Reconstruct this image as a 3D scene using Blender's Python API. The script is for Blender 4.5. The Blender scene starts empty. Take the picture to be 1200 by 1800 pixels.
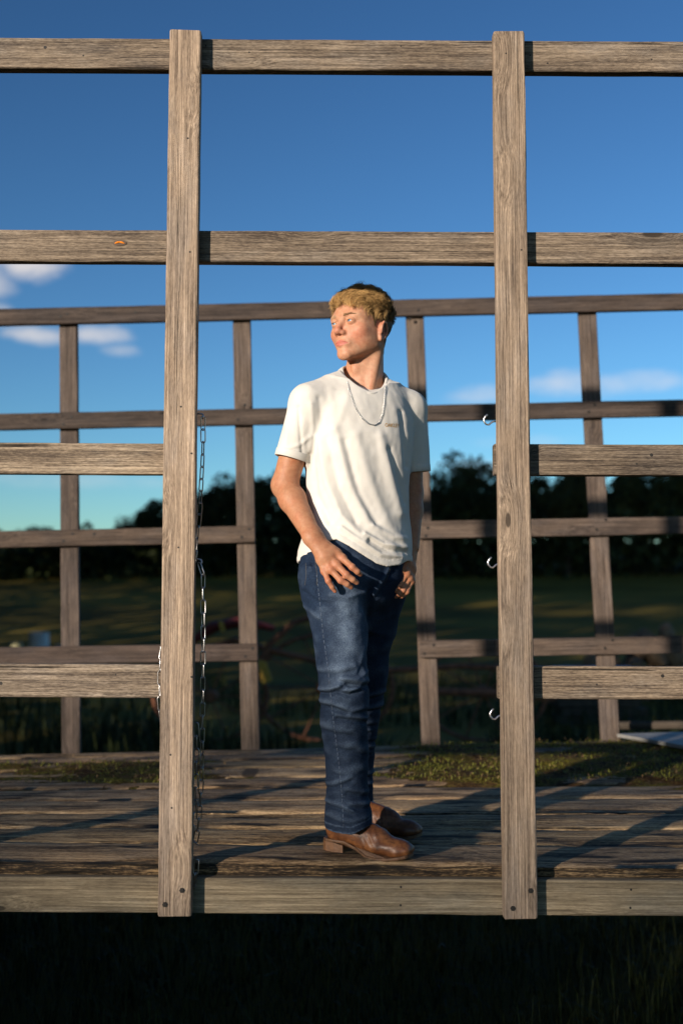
import bpy, bmesh, math, random
import numpy as np
from mathutils import Vector, Matrix, Quaternion, noise as mnoise
from mathutils.bvhtree import BVHTree

R = math.radians
scene = bpy.context.scene
COL = scene.collection

# ------------------------------------------------------------------ camera
cam_d = bpy.data.cameras.new('camera')
cam = bpy.data.objects.new('camera', cam_d)
COL.objects.link(cam)
cam.location = (0.0, 0.0, 1.67)
cam.rotation_euler = (R(90 + 4.965), 0, 0)
cam_d.sensor_fit = 'VERTICAL'
cam_d.sensor_height = 36.0
cam_d.lens = 36.0 * 1957.0 / 1800.0
cam_d.clip_start = 0.05
cam_d.clip_end = 3000
cam_d.dof.use_dof = True
cam_d.dof.focus_distance = 3.25
cam_d.dof.aperture_fstop = 2.0
scene.camera = cam

# ------------------------------------------------------------------ light: low sun from front left standing in for the strobe, clear sky
SUN_AZ, SUN_EL = 40.0, 9.0          # degrees left of the camera's back, height above the horizon
to_sun = Vector((-math.sin(R(SUN_AZ)) * math.cos(R(SUN_EL)), -math.cos(R(SUN_AZ)) * math.cos(R(SUN_EL)), math.sin(R(SUN_EL))))
sun_d = bpy.data.lights.new('sun', 'SUN')
sun_d.energy = 5.0
sun_d.angle = R(1.0)
sun_d.color = (1.0, 0.875, 0.735)
sun = bpy.data.objects.new('sun', sun_d)
COL.objects.link(sun)
sun.location = to_sun * 60
sun.rotation_euler = to_sun.to_track_quat('Z', 'Y').to_euler()

world = bpy.data.worlds.new('World')
scene.world = world
world.use_nodes = True
wt = world.node_tree
for n in list(wt.nodes):
    wt.nodes.remove(n)
w_out = wt.nodes.new('ShaderNodeOutputWorld')
w_bg = wt.nodes.new('ShaderNodeBackground')
w_bg.inputs['Strength'].default_value = 0.057
w_sky = wt.nodes.new('ShaderNodeTexSky')
w_sky.sky_type = 'NISHITA'
w_sky.sun_disc = False
w_sky.sun_elevation = R(SUN_EL)
w_sky.sun_rotation = math.atan2(to_sun.x, to_sun.y)
w_sky.altitude = 200
w_sky.air_density = 1.0
w_sky.dust_density = 0.4
w_sky.ozone_density = 2.8
wt.links.new(w_bg.outputs[0], w_out.inputs[0])

scene.view_settings.view_transform = 'Standard'
scene.view_settings.look = 'None'
scene.view_settings.gamma = 1.0
scene.view_settings.exposure = 0.48
scene.view_settings.use_curve_mapping = False
scene.cycles.use_denoising = True
scene.cycles.denoising_prefilter = 'ACCURATE'
scene.cycles.max_bounces = 6
scene.cycles.transparent_max_bounces = 8
scene.cycles.caustics_reflective = False
scene.cycles.caustics_refractive = False

# small fair-weather clouds low in the sky, in directions (azimuth, elevation) in radians
def wnode(t, **kw):
    n = wt.nodes.new(t)
    for k, v in kw.items():
        setattr(n, k, v)
    return n
def wmath(op, a, b=None, c=None):
    n = wnode('ShaderNodeMath', operation=op)
    for i, v in enumerate((a, b, c)):
        if v is None: continue
        if isinstance(v, (int, float)): n.inputs[i].default_value = v
        else: wt.links.new(v, n.inputs[i])
    return n.outputs[0]
w_tc = wnode('ShaderNodeTexCoord')
w_sep = wnode('ShaderNodeSeparateXYZ')
wt.links.new(w_tc.outputs['Generated'], w_sep.inputs[0])
w_nz = wnode('ShaderNodeTexNoise')
w_nz.inputs['Scale'].default_value = 26
w_nz.inputs['Detail'].default_value = 5
w_nz.inputs['Roughness'].default_value = 0.6
w_map = wnode('ShaderNodeMapping')
w_map.inputs['Scale'].default_value = (1, 1, 2.2)
wt.links.new(w_tc.outputs['Generated'], w_map.inputs[0])
wt.links.new(w_map.outputs[0], w_nz.inputs['Vector'])
w_az = wmath('ARCTAN2', w_sep.outputs[0], w_sep.outputs[1])
w_el = wmath('ARCSINE', w_sep.outputs[2])
w_n = wmath('SUBTRACT', w_nz.outputs[0], 0.5)
CLOUDS = [  # azimuth, elevation, half width, half height, density (degrees)
    (-16.4, 16.9, 1.9, 0.85, 0.85), (-18.0, 16.1, 1.4, 0.9, 0.6), (-15.4, 13.55, 1.6, 0.5, 0.62), (-12.6, 13.75, 1.8, 0.5, 0.62),
    (-11.3, 12.95, 1.0, 0.3, 0.35), (-17.6, 14.3, 0.9, 0.6, 0.45), (7.2, 10.9, 1.9, 0.55, 0.34), (11.4, 11.3, 1.9, 0.7, 0.46),
    (14.8, 11.2, 2.6, 0.55, 0.36), (7.0, 7.2, 2.2, 0.5, 0.30), (9.5, 8.4, 2.5, 0.4, 0.16), (-14, 6.4, 5, 0.45, 0.16), (24, 13, 4, 1.1, 0.5), (-27, 15, 4, 1.2, 0.6)]
_r = random.Random(3)
for _k in range(14):
    CLOUDS.append((_r.choice((-1, 1)) * _r.uniform(40, 178), _r.uniform(7, 22), _r.uniform(2, 6), _r.uniform(0.6, 1.3), _r.uniform(0.3, 0.7)))
w_mask = None
for (caz, cel, ra, re, dn) in CLOUDS:
    a = wmath('DIVIDE', wmath('SUBTRACT', w_az, R(caz)), R(ra))
    e = wmath('DIVIDE', wmath('SUBTRACT', w_el, R(cel)), R(re))
    q = wmath('ADD', wmath('MULTIPLY', a, a), wmath('MULTIPLY', e, e))
    q = wmath('MULTIPLY_ADD', w_n, -3.2, q)
    mr = wnode('ShaderNodeMapRange', interpolation_type='SMOOTHSTEP')
    wt.links.new(q, mr.inputs[0])
    mr.inputs[1].default_value = 1.7; mr.inputs[2].default_value = -0.9
    mr.inputs[3].default_value = 0.0; mr.inputs[4].default_value = dn
    w_mask = mr.outputs[0] if w_mask is None else wmath('MAXIMUM', w_mask, mr.outputs[0])
w_mix = wnode('ShaderNodeMix', data_type='RGBA')
wt.links.new(w_mask, w_mix.inputs[0])
w_tint = wnode('ShaderNodeMix', data_type='RGBA', blend_type='MULTIPLY')
w_tint.inputs[0].default_value = 1.0
w_tint.inputs[7].default_value = (0.92, 1.02, 1.03, 1)
w_gam = wnode('ShaderNodeGamma')                 # the photograph's contrast
w_gam.inputs[1].default_value = 1.5
wt.links.new(w_sky.outputs[0], w_gam.inputs[0])
wt.links.new(w_gam.outputs[0], w_tint.inputs[6])
wt.links.new(w_tint.outputs[2], w_mix.inputs[6])
w_mix.inputs[7].default_value = (12.0, 10.9, 10.0, 1)
wt.links.new(w_mix.outputs[2], w_bg.inputs[0])

# ------------------------------------------------------------------ helpers
def tag(o, label=None, cat=None, group=None, kind=None):
    if label: o['label'] = label
    if cat: o['category'] = cat
    if group: o['group'] = group
    if kind: o['kind'] = kind
    return o

def empty(name, loc, parent=None, rotz=0.0):
    o = bpy.data.objects.new(name, None)
    o.empty_display_size = 0.1
    COL.objects.link(o)
    if parent is not None:
        o.parent = parent
    o.location = loc
    o.rotation_euler = (0, 0, rotz)
    return o

def wloc(o):
    m = Matrix.Translation(o.location) @ o.rotation_euler.to_matrix().to_4x4()
    return wloc(o.parent) @ m if o.parent else m

def mesh_obj(name, verts, faces, mat=None, parent=None, smooth=False, matrix=None, local=False):
    """one mesh object; verts in world space unless matrix (the object's world matrix) or local is given"""
    me = bpy.data.meshes.new(name)
    me.from_pydata([tuple(v) for v in verts], [], [tuple(f) for f in faces])
    me.update()
    if smooth:
        me.polygons.foreach_set('use_smooth', [True] * len(me.polygons))
    return link_mesh(name, me, mat, parent, matrix, local)

def link_mesh(name, me, mat=None, parent=None, matrix=None, local=False):
    o = bpy.data.objects.new(name, me)
    COL.objects.link(o)
    if mat is not None and not me.materials:
        me.materials.append(mat)
    m = matrix if matrix is not None else Matrix.Identity(4)
    if parent is not None:
        o.parent = parent
        if not local:
            m = wloc(parent).inverted() @ m
    loc, rot, sc = m.decompose()
    o.location = loc
    o.rotation_euler = rot.to_euler()
    o.scale = sc
    return o

class MB:
    """collects simple shapes into one mesh"""
    def __init__(self): self.v = []; self.f = []
    def add(self, vs, fs):
        b = len(self.v)
        self.v += [tuple(v) for v in vs]
        self.f += [tuple(i + b for i in f) for f in fs]
    def box(self, c, s, rot=None):
        c = Vector(c); vs = []
        for x in (-1, 1):
            for y in (-1, 1):
                for z in (-1, 1):
                    p = Vector((x * s[0] / 2, y * s[1] / 2, z * s[2] / 2))
                    vs.append(c + (rot @ p if rot else p))
        self.add(vs, [(0, 1, 3, 2), (4, 6, 7, 5), (0, 4, 5, 1), (2, 3, 7, 6), (0, 2, 6, 4), (1, 5, 7, 3)])
    def tube(self, pts, r, seg=8, closed=False, cap=True):
        pts = [Vector(p) for p in pts]; n = len(pts)
        rr = r if isinstance(r, (list, tuple)) else [r] * n
        rings = []; prev = None
        for i, p in enumerate(pts):
            a = pts[(i - 1) % n] if (closed or i > 0) else p
            b = pts[(i + 1) % n] if (closed or i < n - 1) else p
            t = (b - a).normalized()
            if prev is None:
                up = Vector((0, 0, 1)) if abs(t.z) < 0.9 else Vector((0, 1, 0))
                u = t.cross(up).normalized()
            else:
                u = (prev - t * prev.dot(t)).normalized()
            prev = u; w = t.cross(u)
            rings.append([p + (u * math.cos(2 * math.pi * k / seg) + w * math.sin(2 * math.pi * k / seg)) * rr[i] for k in range(seg)])
        vs = [v for ring in rings for v in ring]; fs = []
        for i in range(n if closed else n - 1):
            j = (i + 1) % n
            for k in range(seg):
                k2 = (k + 1) % seg
                fs.append((i * seg + k, i * seg + k2, j * seg + k2, j * seg + k))
        if cap and not closed:
            fs.append(tuple(reversed(range(seg))))
            fs.append(tuple((n - 1) * seg + k for k in range(seg)))
        self.add(vs, fs)
    def lathe(self, c, prof, seg=20, axis='Z'):
        c = Vector(c); n = len(prof); vs = []
        for (r, h) in prof:
            for k in range(seg):
                a = 2 * math.pi * k / seg
                p = (r * math.cos(a), r * math.sin(a), h)
                if axis == 'X': p = (h, p[0], p[1])
                if axis == 'Y': p = (p[0], h, p[1])
                vs.append(c + Vector(p))
        fs = []
        for i in range(n - 1):
            for k in range(seg):
                k2 = (k + 1) % seg
                fs.append((i * seg + k, i * seg + k2, (i + 1) * seg + k2, (i + 1) * seg + k))
        fs.append(tuple(reversed(range(seg)))); fs.append(tuple((n - 1) * seg + k for k in range(seg)))
        self.add(vs, fs)
    def build(self, name, mat, parent=None, smooth=False):
        return mesh_obj(name, self.v, self.f, mat, parent, smooth)

# ------------------------------------------------------------------ materials
class NT:
    def __init__(self, name):
        self.m = bpy.data.materials.new(name)
        self.m.use_nodes = True
        self.t = self.m.node_tree
        self.b = self.t.nodes['Principled BSDF']
    def n(self, ty, **kw):
        nd = self.t.nodes.new(ty)
        for k, v in kw.items(): setattr(nd, k, v)
        return nd
    def l(self, a, b): self.t.links.new(a, b)
    def put(self, sock, v):
        if isinstance(v, bpy.types.NodeSocket): self.l(v, sock)
        elif isinstance(v, (tuple, list)) and len(v) == 3 and len(sock.default_value) == 4: sock.default_value = (*v, 1)
        else: sock.default_value = v
    def math(self, op, a, b=None, c=None, clamp=False):
        nd = self.n('ShaderNodeMath', operation=op, use_clamp=clamp)
        for i, v in enumerate((a, b, c)):
            if v is not None: self.put(nd.inputs[i], v)
        return nd.outputs[0]
    def vmath(self, op, a, b=None):
        nd = self.n('ShaderNodeVectorMath', operation=op)
        self.put(nd.inputs[0], a)
        if b is not None: self.put(nd.inputs[1], b)
        return nd.outputs[0]
    def noise(self, vec, scale, detail=4, rough=0.55, dist=0.0):
        nd = self.n('ShaderNodeTexNoise')
        if vec is not None: self.l(vec, nd.inputs['Vector'])
        nd.inputs['Scale'].default_value = scale; nd.inputs['Detail'].default_value = detail
        nd.inputs['Roughness'].default_value = rough; nd.inputs['Distortion'].default_value = dist
        return nd.outputs[0]
    def step(self, v, lo, hi, a=0.0, b=1.0):
        nd = self.n('ShaderNodeMapRange', interpolation_type='SMOOTHSTEP')
        self.put(nd.inputs[0], v)
        for i, x in zip((1, 2, 3, 4), (lo, hi, a, b)): nd.inputs[i].default_value = x
        return nd.outputs[0]
    def mix(self, f, a, b, mode='MIX'):
        nd = self.n('ShaderNodeMix', data_type='RGBA', blend_type=mode)
        self.put(nd.inputs[0], f); self.put(nd.inputs[6], a); self.put(nd.inputs[7], b)
        return nd.outputs[2]
    def ramp(self, v, stops):
        nd = self.n('ShaderNodeValToRGB')
        self.l(v, nd.inputs[0])
        e = nd.color_ramp.elements
        while len(e) < len(stops): e.new(0.5)
        for el, (p, c) in zip(e, stops):
            el.position = p; el.color = (*c, 1)
        return nd.outputs[0]
    def bump(self, h, strength, dist, normal=None):
        nd = self.n('ShaderNodeBump')
        nd.inputs['Strength'].default_value = strength; nd.inputs['Distance'].default_value = dist
        self.l(h, nd.inputs['Height'])
        if normal is not None: self.l(normal, nd.inputs['Normal'])
        self.l(nd.outputs[0], self.b.inputs['Normal'])
        return nd.outputs[0]
    def set(self, **kw):
        for k, v in kw.items(): self.put(self.b.inputs[k.replace('_', ' ')], v)
        return self.m

def simple(name, col, rough=0.6, metal=0.0, var=0.25, scale=30.0, bump=0.0):
    t = NT(name)
    tc = t.n('ShaderNodeTexCoord').outputs['Object']
    nz = t.noise(tc, scale, 5, 0.6)
    dark = tuple(c * (1 - var) for c in col); lite = tuple(min(1, c * (1 + var)) for c in col)
    t.set(Base_Color=t.ramp(nz, [(0.3, dark), (0.7, lite)]), Roughness=rough, Metallic=metal)
    if bump: t.bump(nz, bump, 0.004)
    return t.m

def wood_material(name, lite, mid, dark, crack=0.5, fleck=0.3, knots=1.0, bump=0.5, rot=0.0):
    """weathered timber; the grain runs along the object's local X, the board's width is local Z. object colour tints it"""
    t = NT(name)
    tc = t.n('ShaderNodeTexCoord').outputs['Object']
    oi = t.n('ShaderNodeObjectInfo')
    off = t.vmath('SCALE', t.vmath('ADD', (0, 0, 0), oi.outputs['Random']))
    off.node.inputs[3].default_value = 57.0
    p = t.vmath('ADD', tc, off)
    # knots: sparse cells, long along the grain
    kv = t.n('ShaderNodeTexVoronoi', feature='F1')
    kv.inputs['Scale'].default_value = 1.0
    t.l(t.vmath('MULTIPLY', p, (3.1, 0.6, 9.0)), kv.inputs['Vector'])
    kd = kv.outputs['Distance']
    kr = t.n('ShaderNodeSeparateColor'); t.l(kv.outputs['Color'], kr.inputs[0])
    has = t.step(kr.outputs[0], 0.44, 0.48)                # only some cells carry a knot
    size = t.math('MULTIPLY_ADD', kr.outputs[1], 0.10, 0.045)
    knot = t.math('MULTIPLY', t.math('SUBTRACT', 1.0, t.math('DIVIDE', kd, size), clamp=True), has)
    halo = t.math('MULTIPLY', t.step(kd, 0.42, 0.05), has)
    # grain, bent round the knots
    warp = t.noise(t.vmath('MULTIPLY', p, (1.3, 2.0, 5.0)), 1.0, 2, 0.5)
    bend = t.math('ADD', t.math('MULTIPLY', warp, 0.016), t.math('MULTIPLY', halo, 0.020 * knots))
    comb = t.n('ShaderNodeCombineXYZ'); t.l(bend, comb.inputs[2]); t.l(bend, comb.inputs[1])
    g = t.vmath('ADD', p, comb.outputs[0])
    band = t.noise(t.vmath('MULTIPLY', g, (1.1, 16.0, 26.0)), 1.0, 3, 0.6)
    ridge = t.noise(t.vmath('MULTIPLY', g, (2.6, 170.0, 210.0)), 1.0, 2, 0.6)
    fine = t.noise(t.vmath('MULTIPLY', g, (16.0, 420.0, 520.0)), 1.0, 2, 0.65)
    flk = t.noise(t.vmath('MULTIPLY', g, (70.0, 380.0, 400.0)), 1.0, 2, 0.6)
    blot = t.noise(t.vmath('MULTIPLY', p, (5.0, 12.0, 18.0)), 1.0, 5, 0.65)
    wts = (0.20, 0.42, 0.24, 0.10 + 0.24 * fleck)
    val = t.math('MULTIPLY', band, wts[0])
    for src_, w_ in zip((ridge, fine, flk), wts[1:]): val = t.math('MULTIPLY_ADD', src_, w_, val)
    val = t.math('MULTIPLY_ADD', t.math('SUBTRACT', blot, 0.5), 0.20, val)
    mean = 0.5 * sum(wts)
    col = t.ramp(val, [(mean - 0.10, dark), (mean - 0.015, mid), (mean + 0.060, lite), (mean + 0.13, tuple(min(1, c * 1.45) for c in lite))])
    # drying cracks
    ck = t.noise(t.vmath('MULTIPLY', g, (1.6, 60.0, 75.0)), 1.0, 4, 0.62)
    crk = t.step(ck, 0.365, 0.285)
    crk = t.math('MULTIPLY', crk, crack, clamp=True)
    col = t.mix(crk, col, tuple(c * 0.18 for c in dark))
    # grey weathering
    gw = t.step(t.noise(t.vmath('MULTIPLY', p, (4.0, 9.0, 14.0)), 1.0, 4, 0.6), 0.42, 0.68)
    grey = t.mix(1.0, col, (0.86, 0.93, 1.05), 'MULTIPLY')
    col = t.mix(t.math('MULTIPLY', gw, 0.75), col, grey)
    if rot:
        rm = t.step(t.noise(t.vmath('MULTIPLY', p, (2.4, 14.0, 26.0)), 1.0, 6, 0.68), 0.50, 0.64)
        col = t.mix(t.math('MULTIPLY', rm, rot, clamp=True), col, (0.012, 0.009, 0.006))
    col = t.mix(t.math('MULTIPLY', t.step(knot, 0.02, 0.35), 0.92), col, tuple(c * 0.22 for c in dark))
    col = t.mix(t.math('MULTIPLY', halo, 0.25), col, tuple(c * 0.6 for c in mid))
    col = t.mix(t.math('MULTIPLY', t.math('FRACT', t.math('MULTIPLY', oi.outputs['Random'], 13.7)), 0.55), col, t.mix(1.0, col, (0.82, 0.90, 1.02), 'MULTIPLY'))
    col = t.mix(1.0, col, oi.outputs['Color'], 'MULTIPLY')
    t.set(Base_Color=col, Roughness=0.78)
    t.b.inputs['Specular IOR Level'].default_value = 0.25
    h = t.math('ADD', t.math('MULTIPLY', ridge, 0.6), t.math('MULTIPLY', fine, 0.4))
    h = t.math('SUBTRACT', h, t.math('MULTIPLY', crk, 1.2))
    h = t.math('ADD', h, t.math('MULTIPLY', band, 0.3))
    t.bump(h, bump, 0.005)
    return t.m

M = {}
M['post'] = wood_material('weathered_post_wood', (0.385, 0.285, 0.20), (0.27, 0.197, 0.137), (0.13, 0.092, 0.064), 0.6, 0.3, 1.0, 0.8)
M['rail'] = wood_material('weathered_rail_wood', (0.285, 0.216, 0.15), (0.175, 0.129, 0.089), (0.070, 0.050, 0.036), 0.8, 0.8, 1.0, 0.9)
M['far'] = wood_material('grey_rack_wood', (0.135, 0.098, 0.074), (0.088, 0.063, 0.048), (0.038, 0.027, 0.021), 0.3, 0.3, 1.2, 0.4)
M['deck'] = wood_material('rotten_deck_wood', (0.56, 0.375, 0.195), (0.28, 0.175, 0.085), (0.050, 0.030, 0.015), 1.0, 0.9, 0.8, 1.0, 1.0)
M['rotedge'] = wood_material('rotten_plank_edge', (0.30, 0.195, 0.095), (0.075, 0.047, 0.024), (0.012, 0.008, 0.005), 1.0, 0.9, 0.3, 1.0, 1.0)
M['board'] = wood_material('side_board_wood', (0.27, 0.205, 0.125), (0.19, 0.142, 0.085), (0.11, 0.080, 0.048), 0.3, 0.3, 1.0, 0.5)
M['nail'] = simple('dark_iron', (0.02, 0.017, 0.015), 0.6, 0.4, 0.3, 200)
M['zinc'] = simple('zinc_steel', (0.36, 0.355, 0.36), 0.30, 1.0, 0.15, 300)
M['hook'] = simple('bright_zinc', (0.75, 0.75, 0.76), 0.35, 1.0, 0.1, 300)
M['rust'] = simple('rusty_steel', (0.20, 0.080, 0.042), 0.85, 0.1, 0.55, 18, 0.4)
M['red'] = simple('dull_red_paint', (0.14, 0.018, 0.014), 0.6, 0.0, 0.35, 20)
M['yellow'] = simple('worn_yellow_paint', (0.42, 0.24, 0.02), 0.55, 0.0, 0.3, 20)
M['black'] = simple('black_rubber', (0.02, 0.02, 0.02), 0.8, 0.0, 0.3, 40)
M['white'] = simple('white_plastic', (0.55, 0.57, 0.58), 0.5, 0.0, 0.12, 8)
M['cream'] = simple('cream_plastic', (0.42, 0.38, 0.20), 0.5, 0.0, 0.2, 8)
M['grey'] = simple('grey_plastic', (0.30, 0.32, 0.33), 0.5, 0.0, 0.2, 8)
M['blue'] = simple('blue_tarp_cloth', (0.07, 0.16, 0.30), 0.5, 0.0, 0.25, 12, 0.3)
M['sheet'] = simple('weathered_grey_sheet', (0.20, 0.195, 0.185), 0.6, 0.0, 0.25, 9, 0.1)
M['stone'] = simple('rubble_stone', (0.17, 0.11, 0.065), 0.9, 0.0, 0.4, 7, 0.5)
M['bark'] = simple('tree_bark', (0.06, 0.045, 0.032), 0.9, 0.0, 0.4, 12, 0.6)

# ------------------------------------------------------------------ the hay wagon
def noise_s(*a): return mnoise.noise(Vector(a))

def board_mesh(name, L, w, t, seed, step=0.09, jit=0.0008, bev=0.005, bow=0.0, end=0.0):
    """a sawn board along local X from 0 to L, width along Z, thickness along Y, worn edges"""
    n = max(3, int(L / step)); vs = []; fs = []
    prof = [(-t/2, -w/2+bev), (-t/2, w/2-bev), (-t/2+bev*0.3, w/2-bev*0.3), (-t/2+bev, w/2), (t/2-bev, w/2), (t/2, w/2-bev), (t/2, -w/2+bev), (t/2-bev, -w/2), (-t/2+bev, -w/2), (-t/2+bev*0.3, -w/2+bev*0.3)]
    k = len(prof)
    xs = [0.0, 0.003] + [L * i / n for i in range(1, n)] + [L - 0.003, L]
    for i, x in enumerate(xs):
        shrink = 0.965 if i in (0, len(xs) - 1) else 1.0
        b = bow * math.sin(math.pi * x / L)
        for j, (y, z) in enumerate(prof):
            d = noise_s(x * 7 + seed * 3.1, j * 2.7, seed) * jit * 2
            e = noise_s(x * 28 + seed, j * 5.1, seed * 2) * jit if j in (1, 2, 3, 8, 9, 0) else 0
            vs.append((x + (noise_s(y * 40, z * 40, seed + i) * end if i < 2 or i > len(xs) - 3 else 0), y * shrink + d * 0.6, z * shrink + b + d + e))
    for i in range(len(xs) - 1):
        for j in range(k):
            j2 = (j + 1) % k
            fs.append((i * k + j, (i + 1) * k + j, (i + 1) * k + j2, i * k + j2))
    fs.append(tuple(range(k))); fs.append(tuple(reversed([(len(xs) - 1) * k + j for j in range(k)])))
    me = bpy.data.meshes.new(name)
    me.from_pydata(vs, [], fs); me.update()
    return me

_seed = [1]
def board(name, a, b, w, t, mat, parent, tint=(1, 1, 1), face=(0, -1, 0), **kw):
    """a board from a to b (centre line), its broad face looking along `face`"""
    a = Vector(a); b = Vector(b); d = b - a; L = d.length; x = d.normalized()
    fy = Vector(face); y = -(fy - x * fy.dot(x)).normalized()     # local -Y looks along face
    z = x.cross(y)
    _seed[0] += 1
    me = board_mesh(name, L, w, t, _seed[0] * 1.37, **kw)
    m = Matrix((x, y, z)).transposed().to_4x4(); m.translation = a
    o = link_mesh(name, me, mat, parent, m)
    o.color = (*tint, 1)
    return o

wagon = empty('hay_wagon', (0, 4.4, 0))
tag(wagon, 'weathered wooden hay wagon with plank deck and tall slatted side racks', 'wagon')

# --- near side rack: posts outside the rails
T = 0.038
near_posts = []
for (x, z0, z1, tint, show) in [(-1.372, 0.848, 3.326, (0.95, 0.95, 0.95), 0), (-0.446, 0.851, 3.324, (1.02, 1.0, 0.98), 1), (0.480, 0.843, 3.319, (0.80, 0.79, 0.78), 1), (1.408, 0.840, 3.315, (0.8, 0.8, 0.8), 0)]:  # right-hand posts tinted darker: light falloff put into the colour
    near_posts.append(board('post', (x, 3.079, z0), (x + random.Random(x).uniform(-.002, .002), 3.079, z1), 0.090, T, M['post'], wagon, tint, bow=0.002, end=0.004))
NR = []
YR = 3.119                                                    # rails sit right behind the posts
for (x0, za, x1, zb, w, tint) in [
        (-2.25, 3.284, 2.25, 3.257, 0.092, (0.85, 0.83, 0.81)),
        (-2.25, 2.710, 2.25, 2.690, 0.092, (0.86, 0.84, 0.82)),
        (-2.25, 2.098, -0.418, 2.089, 0.088, (1.12, 1.12, 1.10)), (0.428, 2.088, 2.25, 2.082, 0.088, (0.70, 0.68, 0.66)),  # left rails tinted lighter, right ones darker, as painted light falloff
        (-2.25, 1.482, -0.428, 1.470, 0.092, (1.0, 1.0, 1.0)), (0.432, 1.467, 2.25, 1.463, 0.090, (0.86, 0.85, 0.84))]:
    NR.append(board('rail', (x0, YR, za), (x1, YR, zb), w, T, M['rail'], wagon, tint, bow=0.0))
# --- side board along the deck edge
side = board('side_board', (-2.35, 3.119, 0.906), (2.35, 3.119, 0.878), 0.094, T, M['board'], wagon, (1, 1, 1))

# --- far side rack: rails inside the posts
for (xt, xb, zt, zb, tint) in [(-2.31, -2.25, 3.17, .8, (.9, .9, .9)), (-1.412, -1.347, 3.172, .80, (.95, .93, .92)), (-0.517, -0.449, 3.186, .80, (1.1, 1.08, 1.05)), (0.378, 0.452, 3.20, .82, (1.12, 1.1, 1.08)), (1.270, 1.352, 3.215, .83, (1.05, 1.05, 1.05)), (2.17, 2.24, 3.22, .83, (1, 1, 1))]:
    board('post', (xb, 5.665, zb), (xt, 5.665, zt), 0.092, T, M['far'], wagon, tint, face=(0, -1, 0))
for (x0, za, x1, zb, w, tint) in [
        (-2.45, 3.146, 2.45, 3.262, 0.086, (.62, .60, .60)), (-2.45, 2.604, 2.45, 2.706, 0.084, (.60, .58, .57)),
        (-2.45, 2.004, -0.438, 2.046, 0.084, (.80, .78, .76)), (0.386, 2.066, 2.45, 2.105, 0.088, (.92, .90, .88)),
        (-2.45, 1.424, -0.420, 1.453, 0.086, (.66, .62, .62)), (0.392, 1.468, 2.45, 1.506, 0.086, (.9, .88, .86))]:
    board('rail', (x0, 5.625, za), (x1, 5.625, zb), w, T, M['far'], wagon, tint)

# --- deck planks, each uneven and split by weather
def deck_z(x, y):
    k = (y - 3.14) / 2.5
    return 0.968 + 0.017 * k + x * (-0.0096 + 0.0326 * k)

def plank(y0, y1, seed, front=False):
    nx, ny = 110, 7; L = 4.7; vs = []; fs = []
    yc = (y0 + y1) / 2; zc = deck_z(0, yc); th = 0.040
    rnd = random.Random(seed)
    dz0 = rnd.uniform(-0.003, 0.003) if not front else 0.0075
    def top(x, y):
        yy = (y - y0) / (y1 - y0)
        cup = -0.004 * (2 * yy - 1) ** 2
        n1 = noise_s(x * 2.2 + seed, yy * 3, seed) * 0.003
        n2 = noise_s(x * 6 + seed, yy * 16, seed * 2.0) * 0.0035
        g = noise_s(x * 1.3 + 7 * seed, yy * 5, seed * 0.7)
        g = -0.012 * max(0, g - 0.30) / 0.4
        return deck_z(x, y) + dz0 + cup + n1 + n2 + g
    def edge(x, s):
        e = noise_s(x * 3 + s * 9 + seed, s, 2.2) * 0.006 + noise_s(x * 14 + seed, s * 3.3, 5.5) * 0.004
        return e
    for i in range(nx + 1):
        x = -L / 2 + L * i / nx
        for j in range(ny + 1):
            yy = j / ny
            y = y0 + (y1 - y0) * yy
            if j == 0: y += edge(x, 1)
            if j == ny: y += edge(x, 2)
            z = top(x, y)
            if j in (0, ny): z -= 0.005
            vs.append((x, y - yc, z - zc))
        # underside / front face rows
        for (yy, dz) in ((1, -th), (0, -th), (0, -0.6 * th), (0, -0.25 * th)):
            y = y1 if yy else y0
            y += edge(x, 2 if yy else 1) + (noise_s(x * 9, dz * 200, seed) * (0.010 if front else 0.003) if not yy else 0)
            z = deck_z(x, y) + dz0 + dz + (noise_s(x * 5, dz * 90, seed + 3) * 0.004 if dz > -th else (noise_s(x * 2.0, 1, seed) * 0.006))
            vs.append((x, y - yc, z - zc))
    k = ny + 1 + 4
    for i in range(nx):
        for j in range(k):
            j2 = (j + 1) % k
            fs.append((i * k + j, (i + 1) * k + j, (i + 1) * k + j2, i * k + j2))
    fs.append(tuple(range(k))); fs.append(tuple(reversed([nx * k + j for j in range(k)])))
    o = mesh_obj('deck_plank', vs, fs, M['deck'], wagon, True, Matrix.Translation((0, yc, zc)))
    if front:
        o.data.materials.append(M['rotedge'])
        for i in range(nx):
            for j in range(ny + 2, k): o.data.polygons[i * k + j].material_index = 1
    v = rnd.uniform(0.85, 1.1)
    o.color = (v, v * rnd.uniform(0.96, 1.0), v * rnd.uniform(0.9, 1.0), 1)
    return o
seams = [3.128, 3.395, 3.665, 3.925, 4.19, 4.455, 4.72, 4.985, 5.25, 5.46, 5.645]
for i in range(len(seams) - 1):
    plank(seams[i] + 0.004, seams[i + 1] - 0.004, 2.3 + i * 4.7, i == 0)

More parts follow.
